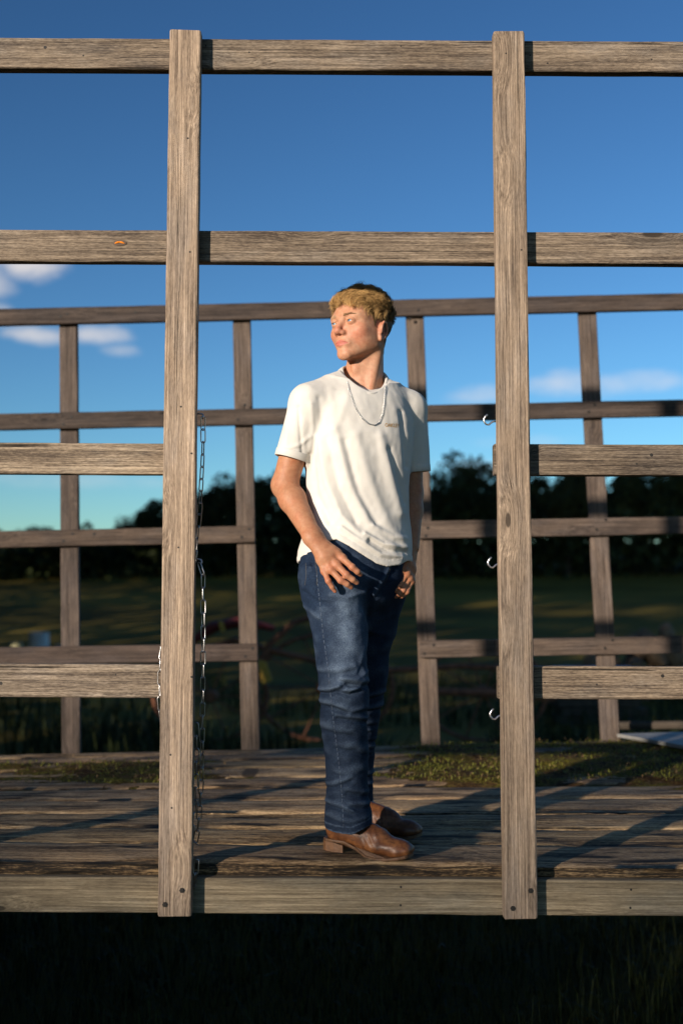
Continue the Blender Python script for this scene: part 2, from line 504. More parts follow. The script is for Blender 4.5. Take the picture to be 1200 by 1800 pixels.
# --- fixings on the wood the photograph shows: nail heads, bolts, knots
def disc(name, c, r, parent, mat, h=0.002, seg=10, normal=(0, -1, 0)):
    b = MB(); n = Vector(normal).normalized(); c = Vector(c)
    u = n.cross(Vector((0, 0, 1))).normalized(); w = n.cross(u)
    vs = [c + (u * math.cos(2 * math.pi * k / seg) + w * math.sin(2 * math.pi * k / seg)) * r - n * 0.004 for k in range(seg)]
    vs += [c + (u * math.cos(2 * math.pi * k / seg) + w * math.sin(2 * math.pi * k / seg)) * r * 0.8 + n * h for k in range(seg)]
    fs = [(k, (k + 1) % seg, seg + (k + 1) % seg, seg + k) for k in range(seg)] + [tuple(range(seg, 2 * seg))]
    b.add(vs, fs)
    return b.build(name, mat, parent)
PF = 3.0600                                                   # front face of the near posts
LP, RP = near_posts[1], near_posts[2]
for (x, z, r) in [(-0.427, 0.918, 0), (-0.472, 0.881, 0)]:
    disc('bolt_head', (x, PF, z), 0.0085, LP, M['nail'], 0.003, 6)
for (x, z, r) in [(0.506, 0.917, 0), (0.458, 0.871, 0)]:
    disc('bolt_head', (x, PF, z), 0.0085, RP, M['nail'], 0.003, 6)
for (x, z, r) in [(-0.436, 3.002, 0), (-0.426, 2.671, 0), (-0.446, 2.23, 0), (-0.415, 2.099, 0), (-0.457, 1.135, 0), (-0.462, 1.276, 0), (-0.408, 1.485, 0), (-0.448, 1.838, 0)]:
    disc('nail_head', (x, PF, z), 0.0035, LP, M['nail'], 0.0005, 8)
for (x, z, r) in [(0.47, 3.253, 0), (0.444, 2.182, 0), (0.506, 2.677, 0)]:
    disc('nail_head', (x, PF, z), 0.0032, RP, M['nail'], 0.0005, 8)
RF = 3.1000
for (k, pts) in {0: [(-0.858, 3.292, 0), (-0.747, 3.267, 0), (-0.393, 3.297, 0), (-0.267, 3.277, 0)] + [(0.172, 3.296, 0), (0.546, 3.268, 0), (0.897, 3.256, 0), (0.596, 3.244, 0)], 3: [(0.869, 2.1, 0), (0.827, 2.075, 0)], 4: [(-0.938, 1.465, 0), (-0.622, 1.489, 0)], 5: [(0.885, 1.485, 0), (0.703, 1.462, 0), (0.56, 1.467, 0)]}.items():
    for i, (x, z, r) in enumerate(pts):
        disc('nail_head', (x, RF, z), 0.006 if i == 0 else 0.0032, NR[k], M['nail'], 0.0004, 9)
for (x, z, r) in [(0.161, 0.917, 0), (0.16, 0.869, 0), (0.785, 0.91, 0), (0.782, 0.862, 0)]:
    disc('nail_head', (x, RF, z), 0.004, side, M['nail'], 0.0004, 8)
# the orange resin knot in the second rail
kx, kz = (-0.632, 2.71)
b = MB(); vs = [(kx + 0.021 * math.cos(a * math.pi / 8), RF - 0.0012, kz + 0.0085 * math.sin(a * math.pi / 8)) for a in range(16)]
vs += [(kx + 0.017 * math.cos(a * math.pi / 8), RF - 0.002, kz + 0.0055 * math.sin(a * math.pi / 8)) for a in range(16)]
b.add(vs + [(x, RF + 0.004, z) for (x, y, z) in vs[:16]], [(a, (a + 1) % 16, 16 + (a + 1) % 16, 16 + a) for a in range(16)] + [tuple(range(16, 32))] + [(32 + a, 32 + (a + 1) % 16, (a + 1) % 16, a) for a in range(16)])
knot = b.build('knot', simple('dark_knot_wood', (0.09, 0.06, 0.04), 0.8), NR[1])
b = MB(); pts = [(kx - 0.014 + 0.028 * k / 8, RF - 0.0024, kz - 0.002 + 0.004 * math.sin(math.pi * k / 8)) for k in range(9)]
b.tube(pts, [0.001, 0.0022, 0.0028, 0.0026, 0.002, 0.0024, 0.0028, 0.002, 0.001], 6)
b.build('resin', simple('orange_resin', (0.75, 0.22, 0.015), 0.35), knot)
knot['label'] = 'oval knot with bright orange resin'
# far rack nails
for (px, pz) in [(-1.439, 3.165), (-1.405, 3.177), (-1.373, 2.642), (-1.413, 2.604), (-1.355, 2.047), (-1.4, 2.01), (-0.493, 2.704), (-0.527, 2.628), (-0.465, 2.07), (-0.502, 2.03), (-0.444, 1.472), (-0.48, 1.432), (0.35, 3.153), (0.394, 3.198), (0.436, 2.076), (0.425, 2.036), (0.461, 1.489), (0.415, 1.446), (1.29, 2.704), (1.258, 2.669), (1.333, 2.117), (1.286, 2.068), (1.355, 1.514), (1.317, 1.472), (-1.057, 3.186), (-1.246, 2.045)]:
    disc('nail_head', (px, 5.605, pz), 0.009, wagon, M['nail'], 0.001, 8)

# --- screw hooks in the right post's inner side
for (hx, hz) in [(0.428, 2.197), (0.435, 1.795), (0.436, 1.378)]:
    pts = [(hx + 0.012, 3.105, hz - 0.001), (hx, 3.104, hz - 0.001), (hx - 0.006, 3.103, hz - 0.004), (hx - 0.014, 3.102, hz - 0.011), (hx - 0.021, 3.101, hz - 0.010), (hx - 0.027, 3.100, hz - 0.003), (hx - 0.028, 3.100, hz + 0.005), (hx - 0.023, 3.100, hz + 0.013), (hx - 0.018, 3.100, hz + 0.018)]
    b = MB(); b.tube(pts, 0.0027, 8)
    b.build('screw_hook', M['hook'], RP, True)
for (hx, hz) in [(-0.401, 2.213), (-0.401, 1.804)]:
    pts = [(hx - 0.012, 3.092, hz + 0.002), (hx + 0.004, 3.092, hz + 0.003), (hx + 0.012, 3.091, hz + 0.001), (hx + 0.014, 3.090, hz - 0.006), (hx + 0.011, 3.090, hz - 0.012)]
    b = MB(); b.tube(pts, 0.0025, 8)
    b.build('screw_hook', M['zinc'], LP, True)

# --- running gear below
for x in (-0.62, 0.62):
    board('sill_beam', (x, 3.3, 0.876), (x, 5.55, 0.876), 0.095, 0.09, M['far'], wagon, (.5, .5, .5), face=(1, 0, 0), jit=0.001)
for y in (3.75, 4.4, 5.05):
    b = MB(); b.box((0, y, 0.778), (4.3, 0.08, 0.095)); b.build('cross_beam', M['red'], wagon)
b = MB(); b.box((0, 4.4, 0.62), (4.6, 0.12, 0.11)); b.build('reach_pole', M['red'], wagon)
for x in (-2.15, 2.15):
    b = MB(); b.box((x, 4.4, 0.50), (0.10, 1.5, 0.12)); b.box((x, 4.4, 0.60), (0.12, 0.3, 0.12)); b.build('axle', M['red'], wagon)
    for y in (3.62, 5.18):
        wh = empty('wheel', (x, y - 4.4, 0.36), wagon)
        b = MB(); b.lathe((x, y, 0.36), [(0.20, -0.09), (0.30, -0.10), (0.355, -0.07), (0.36, 0), (0.355, 0.07), (0.30, 0.10), (0.20, 0.09)], 28, 'Y')
        b.build('tyre', M['black'], wh, True)
        b = MB(); b.lathe((x, y, 0.36), [(0.05, -0.11), (0.07, -0.06), (0.20, -0.07), (0.205, 0.07), (0.06, 0.05), (0.05, 0.11)], 24, 'Y')
        b.build('rim', M['red'], wh)

# ------------------------------------------------------------------ chains on the left post
def link_me():
    b = MB(); L, w, r = 0.027, 0.0064, 0.0017; pts = []
    for k in range(9): a = math.pi * k / 8; pts.append((w * math.cos(a), 0, L / 2 + w * math.sin(a)))
    for k in range(9): a = math.pi + math.pi * k / 8; pts.append((w * math.cos(a), 0, -L / 2 + w * math.sin(a)))
    b.tube(pts, r, 6, closed=True)
    me = bpy.data.meshes.new('link'); me.from_pydata(b.v, [], b.f); me.update()
    me.polygons.foreach_set('use_smooth', [True] * len(me.polygons))
    me.materials.append(M['zinc'])
    return me
LINK = link_me()
def chain(label, path, seed, pitch=0.0352):
    path = [Vector(p) for p in path]
    root = empty('chain', path[0])
    tag(root, label, 'chain', 'zinc chains on the left post')
    rnd = random.Random(seed)
    # resample
    pts = []; i = 0; carry = 0.0
    for a, c in zip(path[:-1], path[1:]):
        d = (c - a).length; s = carry
        while s < d:
            pts.append(a + (c - a) * (s / d)); s += pitch
        carry = s - d
    for k in range(len(pts) - 1):
        a, c = pts[k], pts[k + 1]
        z = (a - c).normalized()
        ang = (math.pi / 2 if k % 2 else 0) + rnd.uniform(-0.5, 0.5) + seed
        ref = Vector((math.cos(ang), math.sin(ang), 0.05))
        x = (ref - z * ref.dot(z)).normalized(); y = z.cross(x)
        m = Matrix((x, y, z)).transposed().to_4x4(); m.translation = (a + c) / 2
        link_mesh('link', LINK, None, root, m)
    return root
def cp(pts, ys):
    return [(x, y, z) for ((x, z), y) in zip(pts, ys)]
chain('shiny zinc chain hanging from the upper screw beside the left post', cp([(-0.388, 2.206), (-0.388, 2.116), (-0.396, 2.023), (-0.406, 1.929), (-0.416, 1.849), (-0.426, 1.751)], [3.09, 3.10, 3.13, 3.17, 3.19, 3.19]), 1)
chain('long zinc chain looping down from the lower screw beside the left post', cp([(-0.395, 1.796), (-0.383, 1.764), (-0.381, 1.576), (-0.382, 1.389), (-0.384, 1.203), (-0.392, 1.079), (-0.405, 1.018), (-0.417, 1.041), (-0.406, 1.15), (-0.403, 1.275), (-0.406, 1.377)], [3.09, 3.09, 3.09, 3.10, 3.11, 3.12, 3.14, 3.155, 3.15, 3.15, 3.15]), 2)
chain('short zinc chain on the left edge of the left post by the low rail', cp([(-0.491, 1.568), (-0.498, 1.522), (-0.498, 1.429), (-0.494, 1.372), (-0.486, 1.311)], [3.09, 3.088, 3.088, 3.09, 3.11]), 3)
chain('single zinc links lying at the foot of the left post on the deck edge', cp([(-0.391, 0.992), (-0.394, 0.949), (-0.397, 0.909)], [3.085, 3.083, 3.09]), 0.3)

# ------------------------------------------------------------------ ground and field
def ground_z(x, y):
    r = max(0.0, y - 24.0)
    z = 0.125 * r * (r / (r + 22.0))
    z += 0.16 * noise_s(x * 0.06, y * 0.06, 1.0) * min(1, max(0, (math.hypot(x, y - 4) - 5) / 12))
    if x < 0: z -= 0.010 * min(60, -x) * min(1, r / 60)
    return min(z, 8.0)

def ground():
    ys = [-120, -60, -30, -15, -8] + [-4 + 0.5 * i for i in range(60)] + [26.5 + 2.5 * i for i in range(40)] + [130, 160, 220, 320, 500, 800]
    xs = [-700, -400, -250, -150, -100, -70] + [-50 + 2.5 * i for i in range(16)] + [-9.5 + 0.8 * i for i in range(25)] + [11.5 + 2.5 * i for i in range(16)] + [55, 75, 100, 150, 250, 400, 700]
    vs = [(x, y, ground_z(x, y) + 0.012 * noise_s(x * 1.7, y * 1.7, 9)) for y in ys for x in xs]
    n = len(xs)
    fs = [(j * n + i, j * n + i + 1, (j + 1) * n + i + 1, (j + 1) * n + i) for j in range(len(ys) - 1) for i in range(n - 1)]
    t = NT('field_grass_ground')
    tc = t.n('ShaderNodeTexCoord').outputs['Object']
    a = t.noise(tc, 0.35, 6, 0.6); c = t.noise(t.vmath('MULTIPLY', tc, (0.25, 1.0, 1.0)), 0.09, 4, 0.5)
    col = t.ramp(a, [(0.3, (0.085, 0.068, 0.014)), (0.55, (0.14, 0.105, 0.020)), (0.75, (0.19, 0.135, 0.026))])
    col = t.mix(t.step(c, 0.45, 0.62), col, (0.23, 0.165, 0.030))
    t.set(Base_Color=col, Roughness=0.95)
    t.b.inputs['Specular IOR Level'].default_value = 0.1
    t.bump(t.noise(tc, 9, 6, 0.7), 0.6, 0.05)
    o = mesh_obj('ground', vs, fs, t.m, None, True)
    tag(o, 'dark grassy ground and hay field', None, None, 'structure')
ground()

# ------------------------------------------------------------------ trees
def leaf_mat(name, col):
    t = NT(name)
    g = t.n('ShaderNodeNewGeometry')
    nz = t.noise(g.outputs['Position'], 0.9, 4, 0.6)
    t.set(Base_Color=t.ramp(nz, [(0.3, tuple(c * 0.6 for c in col)), (0.7, tuple(c * 1.3 for c in col))]), Roughness=0.7)
    t.b.inputs['Specular IOR Level'].default_value = 0.2
    return t.m
LEAF = [leaf_mat('dark_oak_leaves', (0.030, 0.042, 0.012)), leaf_mat('dark_spruce_needles', (0.016, 0.030, 0.014)), leaf_mat('olive_leaves', (0.040, 0.045, 0.013))]

def crown_mesh(name, seed, conifer=False, n=5200, mat=None):
    rng = np.random.default_rng(seed)
    H = 1.0
    if conifer:
        h = rng.random(n) ** 0.75
        lay = 0.75 + 0.25 * np.abs(np.sin(h * 23 + seed))
        r = (1 - h) * 0.25 * lay * np.sqrt(rng.random(n)) + 0.008
        a = rng.random(n) * 2 * np.pi
        P = np.stack([r * np.cos(a), r * np.sin(a), 0.08 + 0.92 * h - r * 0.25], 1)
    else:
        k = 15
        cc = rng.normal(0, 1, (k, 3)); cc /= np.linalg.norm(cc, axis=1)[:, None]
        cc *= (0.5 + 0.5 * rng.random(k))[:, None] * np.array([0.27, 0.27, 0.28]); cc[:, 2] += 0.60
        rad = 0.10 + 0.10 * rng.random(k)
        idx = rng.integers(0, k, n)
        d = rng.normal(0, 1, (n, 3)); d /= np.linalg.norm(d, axis=1)[:, None]
        P = cc[idx] + d * (rad[idx] * (0.55 + 0.5 * rng.random(n)))[:, None]
    s = (0.016 if not conifer else 0.013) * (0.7 + 0.9 * rng.random(n))
    A = rng.normal(0, 1, (n, 3)); A /= np.linalg.norm(A, axis=1)[:, None]
    B = np.cross(A, rng.normal(0, 1, (n, 3))); B /= np.linalg.norm(B, axis=1)[:, None]
    q = np.stack([P - A * s[:, None] * 1.3, P + B * s[:, None] * 0.8, P + A * s[:, None] * 1.3, P - B * s[:, None] * 0.8], 1).reshape(-1, 3)
    me = bpy.data.meshes.new(name)
    me.from_pydata(q.tolist(), [], np.arange(4 * n).reshape(-1, 4).tolist()); me.update()
    me.materials.append(mat)
    return me
def trunk_mesh(name, seed, conifer=False):
    rnd = random.Random(seed); b = MB()
    top = 0.93 if conifer else 0.62
    b.tube([(0, 0, -0.03), (0.004, 0, 0.15), (-0.006, 0.005, 0.4), (0.004, -0.003, top)], [0.026, 0.019, 0.013, 0.003], 8)
    for k in range(7):
        a = rnd.uniform(0, 6.28); h = rnd.uniform(0.28, 0.55); l = 0.24 if not conifer else 0.12
        b.tube([(0, 0, h), (l * 0.5 * math.cos(a), l * 0.5 * math.sin(a), h + 0.07), (l * math.cos(a), l * math.sin(a), h + 0.17)], [0.009, 0.006, 0.002], 5)
    me = bpy.data.meshes.new(name); me.from_pydata(b.v, [], b.f); me.update(); me.materials.append(M['bark'])
    return me
PROTO = []
for k in range(5): PROTO.append((crown_mesh('crown', 11 + k, False, 4600, LEAF[0 if k < 3 else 2]), trunk_mesh('trunk', k)))
for k in range(2): PROTO.append((crown_mesh('crown', 31 + k, True, 4200, LEAF[1]), trunk_mesh('trunk', 20 + k, True)))
def tree(x, y, h, w, kind, label, group, rz):
    root = empty('broadleaf_tree' if kind < 5 else 'spruce_tree', (x, y, ground_z(x, y)), None, rz)
    tag(root, label, 'tree', group)
    for nm, me in zip(('crown', 'trunk'), PROTO[kind]):
        o = bpy.data.objects.new(nm, me); COL.objects.link(o); o.parent = root
        o.scale = (w, w, h)
rt = random.Random(12)
FAR = 70.0
far_trees = []
for (x, h, kind) in [(-25, 3.9, 0), (-22.4, 3.3, 3), (-20.2, 3.5, 1), (-17.8, 3.4, 4), (-15.6, 3.6, 2), (-13.4, 3.7, 3), (-11.5, 5.6, 0), (-9.2, 6.0, 1), (-7.2, 6.3, 3), (-4.9, 6.9, 2), (-2.4, 7.4, 0), (0.1, 7.0, 4), (2.6, 7.2, 1), (5.0, 6.7, 2), (6.4, 6.9, 0), (7.9, 7.8, 3), (9.6, 6.4, 1), (11.8, 7.3, 3), (13.7, 7.0, 4), (15.8, 7.6, 1), (18.2, 7.5, 2), (20.3, 7.8, 0), (22.8, 8.0, 4), (25.2, 8.4, 2)]:
    far_trees.append((x, FAR + rt.uniform(-3, 3), h, kind))
ORD = ['first', 'second', 'third', 'fourth', 'fifth', 'sixth', 'seventh', 'eighth', 'ninth', 'tenth', 'eleventh', 'twelfth', 'thirteenth', 'fourteenth', 'fifteenth', 'sixteenth', 'seventeenth', 'eighteenth', 'nineteenth', 'twentieth', 'twenty-first', 'twenty-second', 'twenty-third', 'twenty-fourth']
for i, (x, y, h, kind) in enumerate(far_trees):
    look = ('low dark bushy tree' if h < 5 else 'dark rounded tree') if kind < 5 else 'dark pointed spruce'
    tree(x, y, h, h * rt.uniform(0.75, 0.95) if kind < 5 else h * 0.9, kind, look + ', ' + ORD[i] + ' from the left in the far treeline', 'trees of the far treeline', rt.uniform(0, 6))
# scrub in front of and between the trunks, one dark mass
def scrub():
    rng = np.random.default_rng(5); n = 26000
    x = rng.uniform(-34, 34, n); y = FAR + rng.uniform(-4, 6, n)
    hmax = np.interp(x, [-34, -14, -10, 0, 34], [1.9, 2.1, 3.0, 3.8, 4.2])
    z = np.array([ground_z(a, c) for a, c in zip(x, y)]) + hmax * rng.random(n) ** 0.8
    P = np.stack([x, y, z], 1); s = rng.uniform(0.15, 0.34, n)
    A = rng.normal(0, 1, (n, 3)); A /= np.linalg.norm(A, axis=1)[:, None]
    B = np.cross(A, rng.normal(0, 1, (n, 3))); B /= np.linalg.norm(B, axis=1)[:, None]
    q = np.stack([P - A * s[:, None], P + B * s[:, None] * 0.7, P + A * s[:, None], P - B * s[:, None] * 0.7], 1).reshape(-1, 3)
    o = mesh_obj('undergrowth', q.tolist(), np.arange(4 * n).reshape(-1, 4).tolist(), LEAF[0])
    tag(o, 'dark undergrowth at the foot of the far treeline', 'undergrowth', None, 'stuff')
scrub()
# unseen wood added along the left to shade the yard, field and far trees
SHADE_WOOD = []
for i in range(30):
    k = i / 29
    SHADE_WOOD.append((-6.3 - 27 * k - (3.5 if i % 2 else 0) + rt.uniform(-.6, .6), 7.5 + 58 * k + rt.uniform(-1, 1), rt.uniform(24, 28) - 5 * k))
for i, (x, y, h) in enumerate(SHADE_WOOD):
    tree(x, y, h, min(h * 0.62, 7 + 9 * i / 29), rt.choice((0, 1, 2, 3, 4)), 'unseen tree added for shade, ' + (ORD[i] if i < 24 else 'last but ' + ORD[29 - i]) + ' along the added wood left of the yard', 'added shade wood beside the field, out of the picture', rt.uniform(0, 6))
# unseen hedge added behind the camera to dim the sun towards the wagon's foot
def shade_hedgerow():
    rng = np.random.default_rng(21)
    D = 30.0; base = Vector((0.0, 4.0, 0)) + Vector((to_sun.x, to_sun.y, 0)).normalized() * D
    across = Vector((to_sun.y, -to_sun.x, 0)).normalized()
    rise = D * math.tan(R(SUN_EL)); P = []; S = []
    Wd = 26.0
    n = 60000
    u = rng.uniform(-Wd / 2, Wd / 2, n); zz = rng.uniform(0, rise + 2.3, n)
    t = zz - rise
    tau = np.where(t < 0.25, 7.0, 0.85 * np.exp(-(t - 0.80) * 3.0))  # leaf density shaped to fade the sun down the wagon
    s = rng.uniform(0.10, 0.20, n)
    area = 0.5 * 2 * s * s * 1.0
    want = tau * Wd * (rise + 2.3) / n / area
    keep = rng.random(n) < want
    u, zz, s = u[keep], zz[keep], s[keep]; n = len(u)
    dep = rng.uniform(-1.0, 1.0, n)
    A3 = np.array(across); b3 = np.array(base); d3 = np.array(Vector((to_sun.x, to_sun.y, 0)).normalized())
    C = b3 + u[:, None] * A3 + dep[:, None] * d3; C[:, 2] = zz
    A = rng.normal(0, 1, (n, 3)); A /= np.linalg.norm(A, axis=1)[:, None]
    B = np.cross(A, rng.normal(0, 1, (n, 3))); B /= np.linalg.norm(B, axis=1)[:, None]
    q = np.stack([C - A * s[:, None], C + B * s[:, None], C + A * s[:, None], C - B * s[:, None]], 1).reshape(-1, 3)
    o = mesh_obj('shade_hedgerow', q.tolist(), np.arange(4 * n).reshape(-1, 4).tolist(), LEAF[0])
    tag(o, 'unseen ragged hedge added behind the camera to shade the wagon foot', 'shade_hedgerow', None, 'stuff')
shade_hedgerow()
def shade_hedge(name, label, path, n, h, s0, s1):  # unseen leaf screens added to keep sun off yard and field
    rng = np.random.default_rng(33)
    path = np.array(path)
    k = rng.uniform(0, len(path) - 1.001, n); i = k.astype(int); fr = (k - i)[:, None]
    C = path[i] * (1 - fr) + path[i + 1] * fr + rng.uniform(-0.6, 0.6, (n, 2))
    P = np.concatenate([C, (rng.uniform(0, 1, n) ** 0.8 * h * (0.88 + 0.12 * np.sin(k * 5)))[:, None]], 1)
    P[:, 2] += np.array([ground_z(a, c) for a, c in P[:, :2]])
    s = rng.uniform(s0, s1, n)
    A = rng.normal(0, 1, (n, 3)); A /= np.linalg.norm(A, axis=1)[:, None]
    B = np.cross(A, rng.normal(0, 1, (n, 3))); B /= np.linalg.norm(B, axis=1)[:, None]
    q = np.stack([P - A * s[:, None], P + B * s[:, None], P + A * s[:, None], P - B * s[:, None]], 1).reshape(-1, 3)
    o = mesh_obj(name, q.tolist(), np.arange(4 * n).reshape(-1, 4).tolist(), LEAF[0])
    tag(o, label, 'added shade hedge', None, 'stuff')
shade_hedge('shade_hedge', 'unseen tall hedge added left of the wagon yard to shade it', [(-4.3, 8.5), (-4.6, 5.2), (-6.2, 2.6), (-8.6, -0.6), (-10.8, -3.6)], 15000, 6.2, 0.09, 0.19)
shade_hedge('shade_thicket', 'unseen thicket added under the left wood to block low sun', [(-4.5, 8.5), (-12.5, 25), (-21, 45), (-33, 70)], 9000, 8.0, 0.2, 0.42)

# ------------------------------------------------------------------ grass and weeds
def blades(name, label, cat, spots, hmin, hmax, wdt, mat, seed, lean=0.5):
    """spots: (x, y, z) roots"""
    rng = np.random.default_rng(seed); n = len(spots)
    P = np.array(spots, float); h = rng.uniform(hmin, hmax, n); a = rng.uniform(0, 2 * np.pi, n); ln = rng.uniform(0.1, lean, n)
    d = np.stack([np.cos(a), np.sin(a), np.zeros(n)], 1); s = np.stack([-np.sin(a), np.cos(a), np.zeros(n)], 1)
    up = np.array([0, 0, 1.0]); w = wdt * rng.uniform(0.6, 1.3, n)
    c1 = P + up * (h * 0.55)[:, None] + d * (h * ln * 0.3)[:, None]
    c2 = P + up * (h * (1 - 0.4 * ln))[:, None] + d * (h * ln)[:, None]
    V = np.stack([P - s * w[:, None], P + s * w[:, None], c1 + s * (w * 0.7)[:, None], c1 - s * (w * 0.7)[:, None], c2], 1).reshape(-1, 3)
    F = []
    for i in range(n):
        b = 5 * i; F.append((b, b + 1, b + 2, b + 3)); F.append((b + 3, b + 2, b + 4))
    o = mesh_obj(name, V.tolist(), F, mat)
    tag(o, label, cat, None, 'stuff')
    return o
GR = leaf_mat('meadow_grass', (0.026, 0.036, 0.010))
GRY = leaf_mat('deck_grass_green', (0.13, 0.13, 0.02))
rg = random.Random(77)
sp = []
for _ in range(15000):
    x = rg.uniform(-2.6, 2.6); y = rg.uniform(3.3, 8.0)
    sp.append((x, y, ground_z(x, y) - 0.01))
blades('grass', 'dark uncut grass under and behind the wagon', 'grass', sp, 0.08, 0.30, 0.004, GR, 4, 0.9)
sp = []
for _ in range(11000):
    y = 11.0 + 14 * rg.random() ** 1.4; x = rg.uniform(-0.36, 0.36) * y * 1.1
    if noise_s(x * 0.5, y * 0.5, 4) < -0.15 + (0.25 if x < 0 else 0): continue
    sp.append((x, y, ground_z(x, y) - 0.02))
blades('weeds', 'tall weeds growing in the yard behind the wagon', 'weeds', sp, 0.20, 0.70, 0.012, GR, 6, 0.8)

# moss, turf and litter on the back half of the deck
def moss_mask(x, y):
    n = noise_s(x * 1.6 + 3, y * 2.4, 7.7) + 0.5 * noise_s(x * 5, y * 7, 2.1)
    right = min(1, max(0, (x - 0.0) / 0.5)) * min(1, max(0, (y - 4.42 + 0.05 * x) / 0.20)) * min(1, max(0, (5.62 - y) / 0.08))
    left = min(1, max(0, (-0.30 - x) / 0.4)) * min(1, max(0, (y - 4.42) / 0.20)) * min(1, max(0, (5.40 - y) / 0.2)) * 0.85
    return max(right, left) * (0.80 + 0.75 * n)
def moss():
    nx, ny = 230, 90; x0, x1, y0, y1 = -2.3, 2.3, 4.30, 5.635
    vs = []; idx = {}; fs = []
    H = {}
    for i in range(nx + 1):
        for j in range(ny + 1):
            x = x0 + (x1 - x0) * i / nx; y = y0 + (y1 - y0) * j / ny
            m = moss_mask(x, y)
            h = -0.010 + 0.026 * min(1, max(0, m - 0.10)) + (0.005 * noise_s(x * 26, y * 26, 3) + 0.004 * noise_s(x * 60, y * 60, 8) if m > 0.1 else 0)
            H[i, j] = m; idx[i, j] = len(vs); vs.append((x, y, deck_z(x, y) + h))
    for i in range(nx):
        for j in range(ny):
            if max(H[i, j], H[i + 1, j], H[i, j + 1], H[i + 1, j + 1]) > 0.08:
                fs.append((idx[i, j], idx[i + 1, j], idx[i + 1, j + 1], idx[i, j + 1]))
    t = NT('moss_and_leaf_litter')
    tc = t.n('ShaderNodeTexCoord').outputs['Object']
    a = t.noise(tc, 7, 5, 0.65); c = t.noise(tc, 70, 4, 0.7)
    col = t.ramp(a, [(0.36, (0.070, 0.038, 0.014)), (0.46, (0.15, 0.088, 0.030)), (0.54, (0.15, 0.12, 0.018)), (0.66, (0.22, 0.195, 0.026))])
    col = t.mix(t.step(c, 0.42, 0.60), t.mix(1.0, col, (0.35, 0.32, 0.30), 'MULTIPLY'), col)
    t.set(Base_Color=col, Roughness=0.95)
    t.b.inputs['Specular IOR Level'].default_value = 0.1
    t.bump(c, 0.9, 0.01)
    used = sorted({i for f in fs for i in f}); re = {k: n for n, k in enumerate(used)}
    o = mesh_obj('moss', [vs[k] for k in used], [tuple(re[i] for i in f) for f in fs], t.m, None, True)
    tag(o, 'moss and leaf litter grown over the back of the wagon deck', 'moss', None, 'stuff')
moss()
sp = []
while len(sp) < 5200:
    x = rg.uniform(-1.9, 2.2); y = rg.uniform(4.4, 5.62)
    m = moss_mask(x, y)
    if m > 0.35 and (x > 0 or rg.random() < 0.35) and noise_s(x * 4, y * 5, 12) > -0.25: sp.append((x, y, deck_z(x, y) + 0.008))
blades('deck_grass', 'short green and straw coloured grass on the mossy deck', 'grass', sp, 0.006, 0.022, 0.0024, GRY, 8, 2.2)
sp = []
while len(sp) < 1100:
    x = rg.uniform(-1.9, 2.2); y = rg.uniform(4.36, 5.62)
    if moss_mask(x, y) > 0.15: sp.append((x, y, deck_z(x, y) + 0.018))
blades('dead_leaves', 'brown dead stems and leaves littering the mossy deck', 'litter', sp, 0.008, 0.022, 0.0016, simple('dead_leaf_brown', (0.22, 0.135, 0.06), 0.9, 0, 0.5, 9), 9, 5.0)

# grey sheet lying on the deck's far corner
b = MB()
c = [(1.37, 5.62), (2.35, 5.66), (2.35, 4.98), (1.62, 5.10)]
zt = [deck_z(x, y) + 0.034 for x, y in c]
b.add([(x, y, z) for (x, y), z in zip(c, zt)] + [(x, y, z - 0.016) for (x, y), z in zip(c, zt)], [(0, 3, 2, 1), (4, 5, 6, 7), (0, 1, 5, 4), (1, 2, 6, 5), (2, 3, 7, 6), (3, 0, 4, 7)])
tag(b.build('sheet_panel', M['sheet']), 'pale grey sheet lying on the back right corner of the deck', 'panel')

# ------------------------------------------------------------------ things standing in the yard behind
def barrel(name, x, y, r, h, mat, label):
    root = empty(name, (x, y, ground_z(x, y)))
    tag(root, label, 'barrel' if h > 0.8 else 'bucket')
    z = ground_z(x, y) - 0.01
    b = MB(); b.lathe((x, y, z), [(r * .93, 0), (r, 0.03), (r, h * .3), (r * 1.03, h * .33), (r, h * .36), (r, h * .64), (r * 1.03, h * .67), (r, h * .70), (r, h * .95), (r * .92, h)], 24)
    b.build('drum', mat, root, True)
    b = MB(); b.lathe((x, y, z), [(r * .99, h * .97), (r * 1.02, h * .985), (r * 1.02, h * 1.01), (r * .9, h * 1.02)], 24); b.build('lid', mat, root)
barrel('barrel', -7.55, 28.0, 0.25, 1.02, M['white'], 'white plastic barrel standing at the field edge on the left')
barrel('bucket', -8.20, 28.3, 0.15, 0.74, M['cream'], 'small yellowish bucket left of the white barrel')
barrel('bucket', -7.02, 28.2, 0.17, 0.70, M['grey'], 'small grey bucket right of the white barrel')

